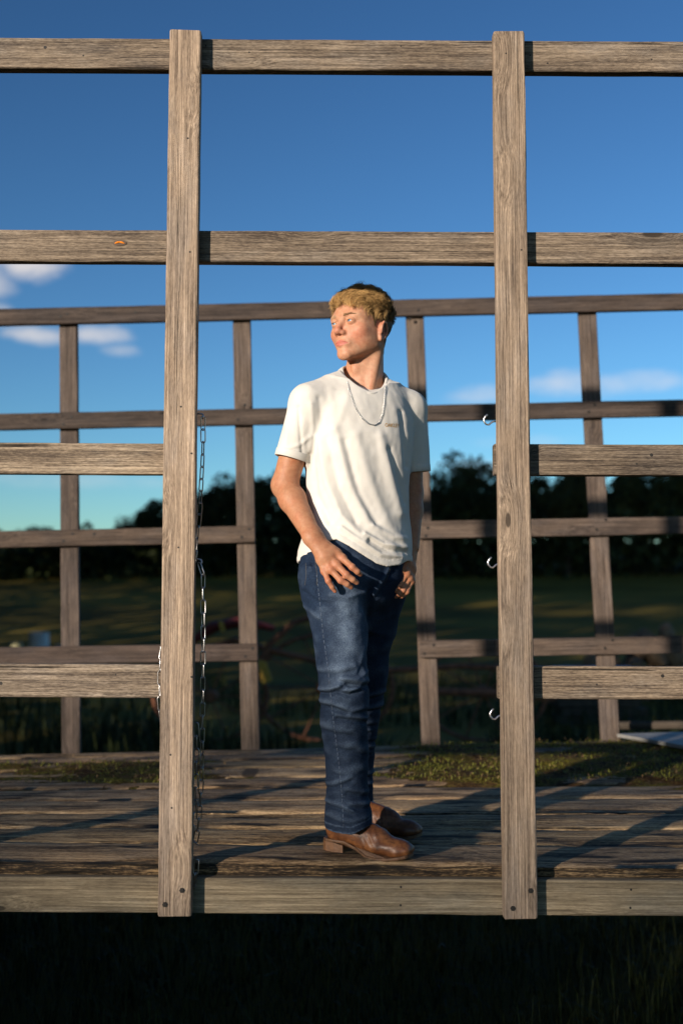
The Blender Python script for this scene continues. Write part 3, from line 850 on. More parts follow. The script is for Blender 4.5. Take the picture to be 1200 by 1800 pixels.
# rubble heap, far right
heap = empty('rubble_heap', (6.0, 21.0, ground_z(6, 21)))
tag(heap, 'heap of pale broken stones and soil at the right field edge', 'rubble heap')
def rock_mesh(seed):
    rnd = random.Random(seed); bm = bmesh.new(); bmesh.ops.create_icosphere(bm, subdivisions=2, radius=1.0)
    for v in bm.verts:
        k = 1 + 0.35 * noise_s(v.co.x * 1.3 + seed, v.co.y * 1.3, v.co.z * 1.3) + 0.12 * noise_s(v.co.x * 4, v.co.y * 4 + seed, v.co.z * 4)
        v.co = Vector((v.co.x * k, v.co.y * k * 0.85, v.co.z * k * 0.7))
    me = bpy.data.meshes.new('stone'); bm.to_mesh(me); bm.free(); me.materials.append(M['stone']); return me
RK = [rock_mesh(s) for s in range(5)]
rr = random.Random(8)
for i in range(120):
    u = rr.gauss(0, 0.9); v = rr.uniform(-0.8, 0.8); hh = max(0.0, 1.25 - 0.35 * u * u - 0.8 * v * v)
    s = rr.uniform(0.10, 0.26)
    m = Matrix.LocRotScale(Vector((6.0 + u * 1.1, 21.0 + v, ground_z(6, 21) + hh * rr.random() ** 0.45)), Quaternion((rr.random(), rr.random(), rr.random(), rr.random())).normalized(), Vector((s, s, s)))
    link_mesh('stone', rr.choice(RK), None, heap, m)

# stack of old boards with a blue sheet on top
stack = empty('board_stack', (3.75, 16.6, ground_z(3.75, 16.6)))
tag(stack, 'dark stack of old boards with a blue sheet on top behind the wagon', 'board stack')
gz_ = ground_z(3.75, 16.6)
for k in range(6):
    b = MB(); b.box((3.75 + 0.05 * math.sin(k * 2.1), 16.6, gz_ + 0.07 + 0.13 * k), (1.25 - 0.03 * (k % 3), 0.8, 0.11)); b.build('board', M['bark'], stack)
b = MB(); nx, ny = 14, 8; vs = []
for i in range(nx + 1):
    for j in range(ny + 1):
        u = i / nx * 2 - 1; v = j / ny * 2 - 1; k = max(abs(u), abs(v))
        vs.append((3.75 + u * 0.68, 16.6 + v * 0.46, gz_ + 0.815 - max(0, k - 0.85) * 0.5 + 0.02 * noise_s(u * 3, v * 3, 1)))
b.add(vs, [(i * (ny + 1) + j, (i + 1) * (ny + 1) + j, (i + 1) * (ny + 1) + j + 1, i * (ny + 1) + j + 1) for i in range(nx) for j in range(ny)])
b.build('sheet', M['blue'], stack, True)

# old hay rake: bent frame, spoked steel wheels, yellow guard
rake = empty('hay_rake', (0.2, 9.6, 0))
tag(rake, 'rusty old hay rake with spoked wheels parked behind the wagon', 'farm implement')
b = MB(); b.tube([(-1.35, 9.5, 0.95), (-0.9, 9.5, 1.15), (-0.55, 9.5, 1.02), (0.2, 9.55, 0.80), (1.0, 9.6, 0.86), (1.8, 9.6, 0.82)], 0.035, 8); b.build('frame_beam', M['rust'], rake)
b = MB(); b.tube([(-0.75, 9.3, 0.75), (-0.60, 9.3, 1.10), (-0.40, 9.3, 1.34), (-0.10, 9.35, 1.46)], 0.030, 8); b.build('lift_arm', M['rust'], rake)
b = MB(); b.tube([(0.75, 9.2, 0.62), (1.35, 9.2, 0.60), (1.75, 9.25, 0.55)], 0.045, 6); b.build('drawbar', M['rust'], rake)
b = MB(); b.tube([(-1.25, 9.2, 1.12), (-1.05, 9.2, 1.30), (-0.80, 9.2, 1.36), (-0.55, 9.2, 1.28)], [0.03, 0.06, 0.06, 0.03], 8); b.build('hood', M['red'], rake)
for (x, z, s) in [(-0.66, 0.82, 1), (-0.99, 1.30, 0.5)]:
    b = MB(); b.add([(x - .02 * s, 9.1, z + .14 * s), (x + .05 * s, 9.1, z + .12 * s), (x + .10 * s, 9.1, z - .08 * s), (x + .02 * s, 9.1, z - .12 * s), (x - .02 * s, 9.14, z + .14 * s), (x + .05 * s, 9.14, z + .12 * s), (x + .10 * s, 9.14, z - .08 * s), (x + .02 * s, 9.14, z - .12 * s)], [(0, 3, 2, 1), (4, 5, 6, 7), (0, 1, 5, 4), (1, 2, 6, 5), (2, 3, 7, 6), (3, 0, 4, 7)])
    b.build('guard', M['yellow'], rake)
for (x, y, r) in [(-0.15, 9.9, 0.60), (1.25, 9.9, 0.55), (-1.15, 9.9, 0.50)]:
    wh = empty('wheel', (x - 0.2, y - 9.6, r), rake)
    b = MB(); b.tube([(x + r * math.cos(a * math.pi / 14), y, r + r * math.sin(a * math.pi / 14)) for a in range(28)], 0.022, 6, closed=True); b.build('rim', M['rust'], wh, True)
    for k in range(10):
        a = 2 * math.pi * k / 10
        b = MB(); b.tube([(x, y, r), (x + r * math.cos(a), y, r + r * math.sin(a))], 0.009, 5); b.build('spoke', M['rust'], wh)
    b = MB(); b.lathe((x, y, r), [(0.05, -0.07), (0.07, -0.05), (0.07, 0.05), (0.05, 0.07)], 12, 'Y'); b.build('hub', M['rust'], wh)
# the rake is built near the origin of its own plan and then set out in the yard at full size
rake.location = (0.29, 13.9, ground_z(0.3, 13.9)); rake.scale = (1.45, 1.45, 1.12)
# steel bar with a white end cap at the deck's far corner
bar = empty('steel_bar', (1.5, 5.95, 0))
tag(bar, 'dark rusty steel bar with pale end knob behind the deck corner', 'steel bar')
b = MB(); b.tube([(1.46, 5.95, 1.055), (3.0, 6.05, 1.06)], 0.022, 8); b.build('bar', M['bark'], bar)
b = MB(); b.lathe((1.425, 5.93, 1.05), [(0.006, -0.026), (0.020, -0.02), (0.026, 0), (0.020, 0.02), (0.006, 0.026)], 12); b.build('end_knob', M['white'], bar, True)
b = MB(); b.tube([(2.2, 6.0, 1.05), (2.2, 6.0, 0.0)], 0.03, 8); b.build('stand', M['rust'], bar)

# ------------------------------------------------------------------ the young man: signed-distance modelling helpers
import openvdb
class Grid:
    def __init__(self, lo, hi, h, trunc=0.05):
        self.lo = np.array(lo, np.float32); self.h = h
        n = np.ceil((np.array(hi) - np.array(lo)) / h).astype(int) + 1
        self.n = n; self.F = np.full(tuple(n), trunc, np.float32)
        self.ax = [self.lo[i] + h * np.arange(n[i], dtype=np.float32) for i in range(3)]
    def sl(self, lo, hi, m):
        s = []
        for i in range(3):
            a = int(max(0, math.floor((lo[i] - m - self.lo[i]) / self.h))); b = int(min(self.n[i], math.ceil((hi[i] + m - self.lo[i]) / self.h) + 1))
            s.append(slice(a, max(a, b)))
        return tuple(s)
    def co(self, s): return self.ax[0][s[0]][:, None, None], self.ax[1][s[1]][None, :, None], self.ax[2][s[2]][None, None, :]
    def op(self, fn, lo, hi, k=0.01, mode='add', m=0.03):
        s = self.sl(lo, hi, m + k)
        if any(x.stop <= x.start for x in s): return
        d = fn(*self.co(s)).astype(np.float32); a = self.F[s]
        if mode == 'add':
            h = np.clip(0.5 + 0.5 * (a - d) / k, 0, 1); self.F[s] = a * (1 - h) + d * h - k * h * (1 - h)
        elif mode == 'sub':
            h = np.clip(0.5 - 0.5 * (a + d) / k, 0, 1); self.F[s] = a * (1 - h) - d * h + k * h * (1 - h)
        elif mode == 'and':
            h = np.clip(0.5 - 0.5 * (a - d) / k, 0, 1); self.F[s] = a * (1 - h) + d * h + k * h * (1 - h)
    def cone(self, a, b, ra, rb, k=0.01, mode='add', squash=None):
        a = np.array(a, np.float32); b = np.array(b, np.float32); ba = b - a; L2 = float(ba @ ba) + 1e-12; rm = max(ra, rb)
        def fn(x, y, z):
            px, py, pz = x - a[0], y - a[1], z - a[2]
            t = np.clip((px * ba[0] + py * ba[1] + pz * ba[2]) / L2, 0, 1)
            qx, qy, qz = px - t * ba[0], py - t * ba[1], pz - t * ba[2]
            if squash is not None:                     # flatten the section along a direction
                n, f = squash; dn = qx * n[0] + qy * n[1] + qz * n[2]
                qx = qx + dn * n[0] * (f - 1); qy = qy + dn * n[1] * (f - 1); qz = qz + dn * n[2] * (f - 1)
            d = np.sqrt(qx * qx + qy * qy + qz * qz) - (ra + (rb - ra) * t)
            return d
        self.op(fn, np.minimum(a, b) - rm, np.maximum(a, b) + rm, k, mode)
    def ell(self, c, r, axes=None, k=0.01, mode='add'):
        c = np.array(c, np.float32); r = np.array(r, np.float32); A = np.eye(3, dtype=np.float32) if axes is None else np.array(axes, np.float32)
        def fn(x, y, z):
            px, py, pz = x - c[0], y - c[1], z - c[2]
            q = [(px * A[i, 0] + py * A[i, 1] + pz * A[i, 2]) for i in range(3)]
            k0 = np.sqrt(sum((q[i] / r[i]) ** 2 for i in range(3))); k1 = np.sqrt(sum((q[i] / r[i] ** 2) ** 2 for i in range(3))) + 1e-9
            return k0 * (k0 - 1) / k1
        e = np.array([np.sqrt(sum((A[i, j] * r[i]) ** 2 for i in range(3))) for j in range(3)])
        self.op(fn, c - e, c + e, k, mode)
    def loft(self, tab, yaw, k=0.01, mode='add', n=2.2, grow=0.0):
        """tab rows: z, cx, cy, a (lateral), b (front to back); sections turned by yaw"""
        T = np.array(sorted(tab)); c, s = math.cos(yaw), math.sin(yaw)
        def fn(x, y, z):
            zz = z.ravel(); f = [np.interp(zz, T[:, 0], T[:, i]).astype(np.float32)[None, None, :] for i in range(1, 5)]
            A, B = f[2] + grow, f[3] + grow
            px, py = x - f[0], y - f[1]
            u, v = px * c + py * s, -px * s + py * c
            k0 = ((np.abs(u) / A) ** n + (np.abs(v) / B) ** n + 1e-9) ** (1 / n)
            d = (k0 - 1) * np.minimum(A, B)
            dz = np.maximum(T[0, 0] - z, z - T[-1, 0])
            return np.maximum(d, dz)
        e = T[:, 3:5].max() + grow
        self.op(fn, (T[:, 1].min() - e, T[:, 2].min() - e, T[0, 0]), (T[:, 1].max() + e, T[:, 2].max() + e, T[-1, 0]), k, mode)
    def mesh(self):
        g = openvdb.FloatGrid(0.05); g.copyFromArray(self.F)
        pts, quads = g.convertToQuads()
        return pts.astype(np.float64) * self.h + self.lo, quads

def smooth_verts(P, Q, it=2, lam=0.5):
    e = np.concatenate([Q[:, [0, 1]], Q[:, [1, 2]], Q[:, [2, 3]], Q[:, [3, 0]]])
    e = np.concatenate([e, e[:, ::-1]])
    for k in range(it):
        acc = np.zeros_like(P); cnt = np.zeros(len(P))
        np.add.at(acc, e[:, 0], P[e[:, 1]]); np.add.at(cnt, e[:, 0], 1)
        P = P + lam * (acc / np.maximum(cnt, 1)[:, None] - P)
    return P
def normals(P, Q):
    n = np.cross(P[Q[:, 2]] - P[Q[:, 0]], P[Q[:, 3]] - P[Q[:, 1]])
    N = np.zeros_like(P)
    for i in range(4): np.add.at(N, Q[:, i], n)
    return N / (np.linalg.norm(N, axis=1)[:, None] + 1e-12)
def quad_mesh(name, P, Q, mat, parent, col=None):
    me = bpy.data.meshes.new(name)
    me.vertices.add(len(P)); me.vertices.foreach_set('co', P.astype(np.float32).ravel())
    me.loops.add(Q.size); me.loops.foreach_set('vertex_index', Q.astype(np.int32).ravel())
    me.polygons.add(len(Q)); me.polygons.foreach_set('loop_start', np.arange(0, Q.size, 4, dtype=np.int32))
    me.update(calc_edges=True); me.validate()
    me.polygons.foreach_set('use_smooth', [True] * len(me.polygons))
    if col is not None:
        a = me.color_attributes.new('tone', 'FLOAT_COLOR', 'POINT')
        a.data.foreach_set('color', np.concatenate([col, np.ones((len(col), 1))], 1).astype(np.float32).ravel())
    return link_mesh(name, me, mat, parent)
def fnoise(P, s, seed=0.0):
    return np.array([mnoise.noise(Vector((p[0] * s + seed, p[1] * s, p[2] * s))) for p in P])
def seg_ridge(P, pts, w):
    """1 on the polyline pts, falling to 0 over w; measured in the x-z view of the cloth; also returns the signed side"""
    best = np.full(len(P), 9.0)
    for (a, b) in zip(pts[:-1], pts[1:]):
        a = np.array(a); b = np.array(b); ba = b - a
        q = P[:, [0, 2]] - a; t = np.clip((q @ ba) / (ba @ ba), 0, 1)
        d = np.linalg.norm(q - t[:, None] * ba, axis=1); best = np.minimum(best, d)
    return np.exp(-(best / w) ** 2)

person = empty('person', (0.03, 3.38, 0.968))
tag(person, 'person with curly blond hair in white t-shirt, jeans and brown boots on the deck', 'person')

# ------------------------------------------------------------------ body: head, neck, arms and hands in one skin
H0 = np.array((0.061, 3.33, 2.505)); HY = R(43); HP = R(2)
hF = np.array([-math.sin(HY) * math.cos(HP), -math.cos(HY) * math.cos(HP), math.sin(HP)])
hL = np.array([math.cos(HY), -math.sin(HY), 0.0]); hU = np.cross(hL, hF) * -1.0
if hU[2] < 0: hU = -hU
HA = np.array([hL, hF, hU])
def hd(l, f, u): return H0 + l * hL + f * hF + u * hU
NB = np.array((0.071, 3.355, 2.321))                                 # base of the neck
G = Grid((-0.27, 3.05, 1.70), (0.30, 3.49, 2.71), 0.0017)
# skull, face
G.ell(hd(0, -.014, .047), (.0735, .0945, .080), HA, .01)
G.ell(hd(0, .034, .040), (.060, .060, .060), HA, .02)
G.ell(hd(0, .036, -.018), (.054, .056, .058), HA, .02)
G.ell(hd(0, .044, -.047), (.041, .041, .035), HA, .02)
for s in (-1, 1):
    G.cone(hd(s * .050, .000, -.042), hd(s * .013, .070, -.080), .0145, .0125, .022)     # jaw
    G.cone(hd(s * .056, -.002, -.010), hd(s * .050, .002, -.042), .015, .0145, .02)
    G.ell(hd(s * .055, .024, .004), (.015, .034, .034), HA, .02)
    G.ell(hd(s * .048, .056, .034), (.017, .020, .022), HA, .016)
    G.ell(hd(s * .046, .026, -.026), (.021, .034, .034), HA, .02)                      # side of the cheek
    G.ell(hd(s * .041, .058, -.010), (.022, .021, .019), HA, .02)                      # cheek bone
    G.cone(hd(s * .012, .0885, .031), hd(s * .045, .0735, .033), .0088, .0085, .014)   # brow
G.ell(hd(0, .0750, -.0795), (.016, .013, .0140), HA, .016)                               # chin
for s in (-1, 1):
    G.ell(hd(s * .0315, .0985, .0150), (.0170, .014, .0100), HA, .012, 'sub')          # eye socket
G.cone(hd(0, .0885, .022), hd(0, .1065, -.014), .0070, .0088, .012)                    # nose
G.ell(hd(0, .1060, -.0165), (.0108, .0100, .0088), HA, .008)
for s in (-1, 1):
    G.ell(hd(s * .0130, .0945, -.0205), (.0072, .0100, .0074), HA, .007)
    G.ell(hd(s * .0068, .0990, -.0268), (.0024, .0036, .0018), HA, .003, 'sub')
G.ell(hd(0, .0805, -.049), (.026, .0125, .018), HA, .012)                              # muzzle
for s in (-1, 1):
    G.cone(hd(s * .004, .0930, -.0450), hd(s * .014, .0905, -.0470), .0044, .0036, .004); G.cone(hd(s * .014, .0905, -.0470), hd(s * .0260, .0830, -.0500), .0036, .0020, .004)   # upper lip
    G.cone(hd(0, .0915, -.0555), hd(s * .018, .0860, -.0537), .0056, .0034, .005)          # lower lip
for s in (-1, 1):
    G.cone(hd(s * .0280, .0850, -.0503), hd(s * .014, .0945, -.0503), .0014, .0018, .0018, 'sub'); G.cone(hd(s * .014, .0945, -.0503), hd(0, .0980, -.0498), .0018, .0017, .0018, 'sub')
for s in (-1, 1):
    # lids: a small ball cut by an almond opening
    G.ell(hd(s * .0315, .0785, .0155), (.0150, .0146, .0135), HA, .004)
    G.ell(hd(s * .0318, .0975, .0145), (.0128, .0120, .0036), HA, .0015, 'sub')
    G.cone(hd(s * .022, .0915, .0212), hd(s * .041, .0845, .0222), .0022, .0022, .003) # fold of the upper lid
    # ear
    eA = np.array([hL * math.cos(.32) - s * hF * math.sin(.32), hF * math.cos(.32) + s * hL * math.sin(.32), hU]); tl = .20
    eA = np.array([eA[0], eA[1] * math.cos(tl) + eA[2] * math.sin(tl), eA[2] * math.cos(tl) - eA[1] * math.sin(tl)])
    def ep(a, b, c): return hd(s * .0735, -.008, -.004) + s * a * eA[0] + b * eA[1] + c * eA[2]
    G.ell(ep(0, 0, 0), (.0065, .0170, .0290), eA, .006)
    G.ell(ep(.0082, .0010, .003), (.0075, .0112, .0190), eA, .003, 'sub')
    rim = [ep(.004, .011, -.010), ep(.007, .0145, .010), ep(.008, .007, .0265), ep(.009, -.006, .029), ep(.010, -.0165, .017), ep(.010, -.0165, -.002), ep(.007, -.011, -.017), ep(.004, -.002, -.026)]
    for a, b_ in zip(rim[:-1], rim[1:]): G.cone(a, b_, .0036, .0036, .003)
    G.ell(ep(.002, .003, -.025), (.005, .008, .009), eA, .004)
    G.cone(ep(.005, -.006, -.008), ep(.005, -.006, .013), .0030, .0025, .003); G.cone(ep(.005, .009, -.006), ep(.006, .008, .001), .0035, .003, .003)
# neck and hidden shoulders
G.cone(hd(0, -.022, -.035), NB + np.array([-.002, .012, -.015]), .053, .0595, .02)
G.cone(hd(.052, -.030, -.020), NB + np.array([.012, -.050, -.012]), .013, .010, .02)       # neck muscle on the near side
G.cone(hd(-.050, -.030, -.030), NB + np.array([-.016, -.050, -.012]), .013, .010, .02)
G.ell(hd(0, .022, -.112) , (.010, .012, .014), HA, .02)                                    # throat
G.cone(NB + np.array([-.008, .026, .055]), NB + np.array([-.058, .016, .022]), .050, .046, .03); G.cone(NB + np.array([0, .035, .035]), NB + np.array([.075, .035, -.012]), .042, .036, .03)
SR, SL = np.array((-0.099, 3.245, 2.279)), np.array((0.208, 3.385, 2.287))
G.cone(NB + np.array([-.02, .02, -.03]), SR, .050, .045, .03); G.cone(NB + np.array([.02, .02, -.03]), SL, .050, .045, .03)
CT = np.array((0.051, 3.32, 2.13))
G.cone(NB + np.array([0, .02, -.08]), CT, .08, .085, .04); G.cone(CT, (0.048, 3.32, 1.907), .085, .085, .04)
# right arm (viewer's left)
ER, WR = np.array((-0.168, 3.275, 2.034)), np.array((-0.081, 3.158, 1.873))
G.cone(SR, ER, .046, .0375, .02); G.cone(ER, ER + (WR - ER) * .28, .0370, .0385, .016); G.cone(ER + (WR - ER) * .28, WR, .0385, .0262, .016)
G.cone(ER + np.array([-.006, .012, .004]), ER + np.array([-.004, .012, -.012]), .026, .024, .016)
tn = np.array([.35, -.85, .40]); tn /= np.linalg.norm(tn)
G.cone(WR, np.array((-0.045, 3.146, 1.827)), .0300, .0270, .016, squash=(tn, 1.35))
RM = [(0.003, 3.144, 1.812), (-0.013, 3.135, 1.793), (-0.03, 3.133, 1.78), (-0.048, 3.138, 1.775)]
RPi = [(0.03, 3.122, 1.786), (0.014, 3.119, 1.764), (-0.002, 3.12, 1.749), (-0.037, 3.125, 1.748)]
RD = [(0.045, 3.123, 1.773), (0.032, 3.121, 1.751), (0.016, 3.122, 1.738), (-0.026, 3.128, 1.73)]
RT = [(0.053, 3.132, 1.766), (0.043, 3.129, 1.743), (0.027, 3.13, 1.73), (-0.018, 3.134, 1.719)]
def hand(W, Mc, Pi, Di, Ti, rad, sq):
    W = np.array(W)
    for m, r in zip(Mc, rad): G.cone(W + (np.array(m) - W) * .25, m, .0150, r * 1.22, .010)
    for a, b_ in zip(Mc[:-1], Mc[1:]): G.cone((W + 2 * np.array(a)) / 3, (W + 2 * np.array(b_)) / 3, .0115, .0115, .012)
    for m, p, d, t, r in zip(Mc, Pi, Di, Ti, rad):
        G.cone(m, p, r * 1.08, r, .004); G.cone(p, d, r * 1.02, r * .90, .003); G.cone(d, t, r * .90, r * .74, .003)
        G.ell(p, (r * 1.06,) * 3, None, .004); G.ell(m, (r * 1.28,) * 3, None, .008)
hand(WR, RM, RPi, RD, RT, [.0090, .0094, .0088, .0076], tn)
G.cone((-0.045, 3.152, 1.843), (-0.013, 3.152, 1.827), .0150, .0125, .012); G.cone((-0.013, 3.152, 1.827), (0.005, 3.17, 1.796), .0125, .010, .006)   # thumb, into the pocket
# left arm
EL, WL = np.array((0.213, 3.4, 2.021)), np.array((0.208, 3.335, 1.852))
G.cone(SL, EL, .043, .036, .02); G.cone(EL, EL + (WL - EL) * .3, .0350, .0350, .016); G.cone(EL + (WL - EL) * .3, WL, .0350, .0245, .016)
LM = [(0.182, 3.292, 1.787), (0.192, 3.297, 1.774), (0.201, 3.305, 1.761), (0.208, 3.313, 1.751)]
LPi = [(0.164, 3.283, 1.757), (0.171, 3.287, 1.738), (0.181, 3.292, 1.725), (0.193, 3.298, 1.72)]
LD = [(0.154, 3.286, 1.743), (0.159, 3.29, 1.725), (0.17, 3.295, 1.713), (0.183, 3.301, 1.71)]
LT = [(0.148, 3.292, 1.735), (0.149, 3.295, 1.717), (0.16, 3.3, 1.705), (0.175, 3.306, 1.702)]
hand(WL, LM, LPi, LD, LT, [.0088, .0092, .0086, .0074], tn)
G.cone((0.197, 3.315, 1.83), (0.176, 3.305, 1.813), .0140, .0120, .012); G.cone((0.176, 3.305, 1.813), (0.166, 3.32, 1.785), .012, .0095, .006)
P, Q = G.mesh(); del G
P = smooth_verts(P, Q, 2, 0.4)
# skin tones: lips, flushed cheeks and nose, ears, knuckles
loc = (P - H0) @ HA.T
l, f, u = loc[:, 0], loc[:, 1], loc[:, 2]
def gs(c, w): return np.exp(-(((l - c[0]) / w[0]) ** 2 + ((f - c[1]) / w[1]) ** 2 + ((u - c[2]) / w[2]) ** 2))
base = np.tile(np.array([0.46, 0.25, 0.155]), (len(P), 1))
red = np.clip(0.75 * (gs((.043, .06, -.022), (.028, .03, .022)) + gs((-.043, .06, -.022), (.028, .03, .022))) + 0.9 * gs((0, .108, -.012), (.016, .02, .02)) + 0.8 * (gs((.078, -.012, .0), (.012, .03, .035)) + gs((-.078, -.012, .0), (.012, .03, .035))), 0, 1)
for t in RM + RPi + LM + LPi: red = np.maximum(red, 0.7 * np.exp(-(np.linalg.norm(P - np.array(t), axis=1) / .011) ** 2))
for t in RT + LT: red = np.maximum(red, 0.6 * np.exp(-(np.linalg.norm(P - np.array(t), axis=1) / .011) ** 2))
base = base * (1 - red[:, None]) + np.array([0.49, 0.185, 0.12]) * red[:, None]
lipw = .85 * np.clip((.0105 * (1 - (np.abs(l) / .0275) ** 2) - np.abs(u + .0508)) / .0025, 0, 1) * (f > .065) * (np.abs(l) < .027)
base = base * (1 - lipw[:, None]) + np.array([0.42, 0.125, 0.10]) * lipw[:, None]
arm = np.clip((2.2 - P[:, 2]) / .1, 0, 1)
base = base * (1 - arm[:, None]) + base * np.array([0.86, 0.78, 0.70]) * arm[:, None]
t = NT('skin')
at = t.n('ShaderNodeVertexColor', layer_name='tone')
tc = t.n('ShaderNodeTexCoord').outputs['Object']
mot = t.noise(tc, 90, 4, 0.6)
mot2 = t.noise(tc, 28, 5, 0.65)
colr = t.mix(0.8, at.outputs[0], t.ramp(mot, [(0.3, (0.82, 0.72, 0.68)), (0.7, (1.10, 1.1, 1.10))]), 'MULTIPLY')
colr = t.mix(0.7, colr, t.ramp(mot2, [(0.35, (1.02, 0.84, 0.78)), (0.65, (1.0, 1.06, 1.08))]), 'MULTIPLY')
frk = t.step(t.noise(tc, 330, 2, 0.5), 0.70, 0.76)
colr = t.mix(t.math('MULTIPLY', frk, 0.35), colr, (0.20, 0.085, 0.045))
t.set(Base_Color=colr, Roughness=0.54)
t.b.inputs['Subsurface Weight'].default_value = 0.18; t.b.inputs['Subsurface Radius'].default_value = (1.0, 0.35, 0.2); t.b.inputs['Subsurface Scale'].default_value = 0.006
t.b.inputs['Specular IOR Level'].default_value = 0.3
t.bump(t.noise(tc, 700, 3, 0.6), 0.12, 0.001)
M['skin'] = t.m
body = quad_mesh('body', P, Q, M['skin'], person, base)
bodyN = normals(P, Q)

# eyes: white, blue-grey iris and pupil about the gaze axis (local Y)
t = NT('eye')
sx = t.n('ShaderNodeSeparateXYZ'); t.l(t.n('ShaderNodeTexCoord').outputs['Object'], sx.inputs[0])
rr_ = t.math('SQRT', t.math('ADD', t.math('MULTIPLY', sx.outputs[0], sx.outputs[0]), t.math('MULTIPLY', sx.outputs[2], sx.outputs[2])))
fr_ = t.step(sx.outputs[1], 0.0, 0.004)
c_ = t.ramp(t.math('DIVIDE', rr_, 0.0118), [(0.16, (0.008, 0.008, 0.010)), (0.20, (0.16, 0.25, 0.36)), (0.48, (0.10, 0.17, 0.27)), (0.55, (0.03, 0.05, 0.08)), (0.59, (0.34, 0.29, 0.26))])
t.set(Base_Color=c_, Roughness=0.22)
M['eye'] = t.m
bm = bmesh.new(); bmesh.ops.create_uvsphere(bm, u_segments=28, v_segments=18, radius=0.0118)
eye_me = bpy.data.meshes.new('eye'); bm.to_mesh(eye_me); bm.free()
eye_me.polygons.foreach_set('use_smooth', [True] * len(eye_me.polygons)); eye_me.materials.append(M['eye'])
gz = hF + .16 * -hL + .03 * hU; gz = Vector(gz).normalized()
for s in (-1, 1):
    xq = Vector(hU).cross(gz) * -1; xq.normalize(); zq = xq.cross(gz)
    m = Matrix((xq, gz, zq)).transposed().to_4x4(); m.translation = Vector(hd(s * .0315, .0790, .0152))
    link_mesh('eye', eye_me, None, person, m)

# ------------------------------------------------------------------ hair
def hair_mask(l, f, u):
    al = np.abs(l)
    line = np.interp(f, [-.12, -.085, -.055, -.030, -.020, .006, .012, .022, .034, .050, .075, .12], [-.070, -.064, -.054, -.036, .012, .012, -.010, .004, .038, .062, .082, .092])
    line = line + np.where((f < .012) & (f > -.022), .012, 0)
    return u - line
hm = hair_mask(l, f, u)
near_head = np.linalg.norm(loc - np.array([0, -.01, .03]), axis=1) < .15
ear_zone = (np.abs(l) > .071) & (np.abs(f + .008) < .026) & (u < .028)
isH = (hm > 0) & near_head & ~ear_zone & (u > -.07)
thick = np.clip(hm / .02, 0, 1) * (0.0018 + 0.006 * np.clip((u - .050) / .05, 0, 1))
thick[isH] += 0.0022 * fnoise(P[isH], 45, 3) * np.clip((u[isH] - .03) / .05, 0.1, 1)
fk = isH[Q].all(axis=1)
Qh = Q[fk]; used = np.unique(Qh); remap = -np.ones(len(P), int); remap[used] = np.arange(len(used))
Ph = P[used] + bodyN[used] * np.maximum(0.0012, thick[used])[:, None]; Qh = remap[Qh]
t = NT('blond_curly_hair')
at = t.n('ShaderNodeVertexColor', layer_name='tone')
t.set(Base_Color=at.outputs[0], Roughness=0.6)
t.b.inputs['Specular IOR Level'].default_value = 0.18
M['hair'] = t.m
rng = np.random.default_rng(6)
HV = [Ph]; 
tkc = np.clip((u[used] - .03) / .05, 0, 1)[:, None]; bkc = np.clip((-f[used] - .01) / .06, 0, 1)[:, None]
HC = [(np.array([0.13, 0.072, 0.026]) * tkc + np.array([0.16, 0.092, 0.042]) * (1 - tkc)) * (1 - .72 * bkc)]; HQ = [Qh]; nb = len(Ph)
sel = used
lu, ff, uu = l[sel], f[sel], u[sel]
wgt = np.where(uu > .05, 1.0, 0.75)
pick = rng.choice(len(sel), 12000, p=wgt / wgt.sum())
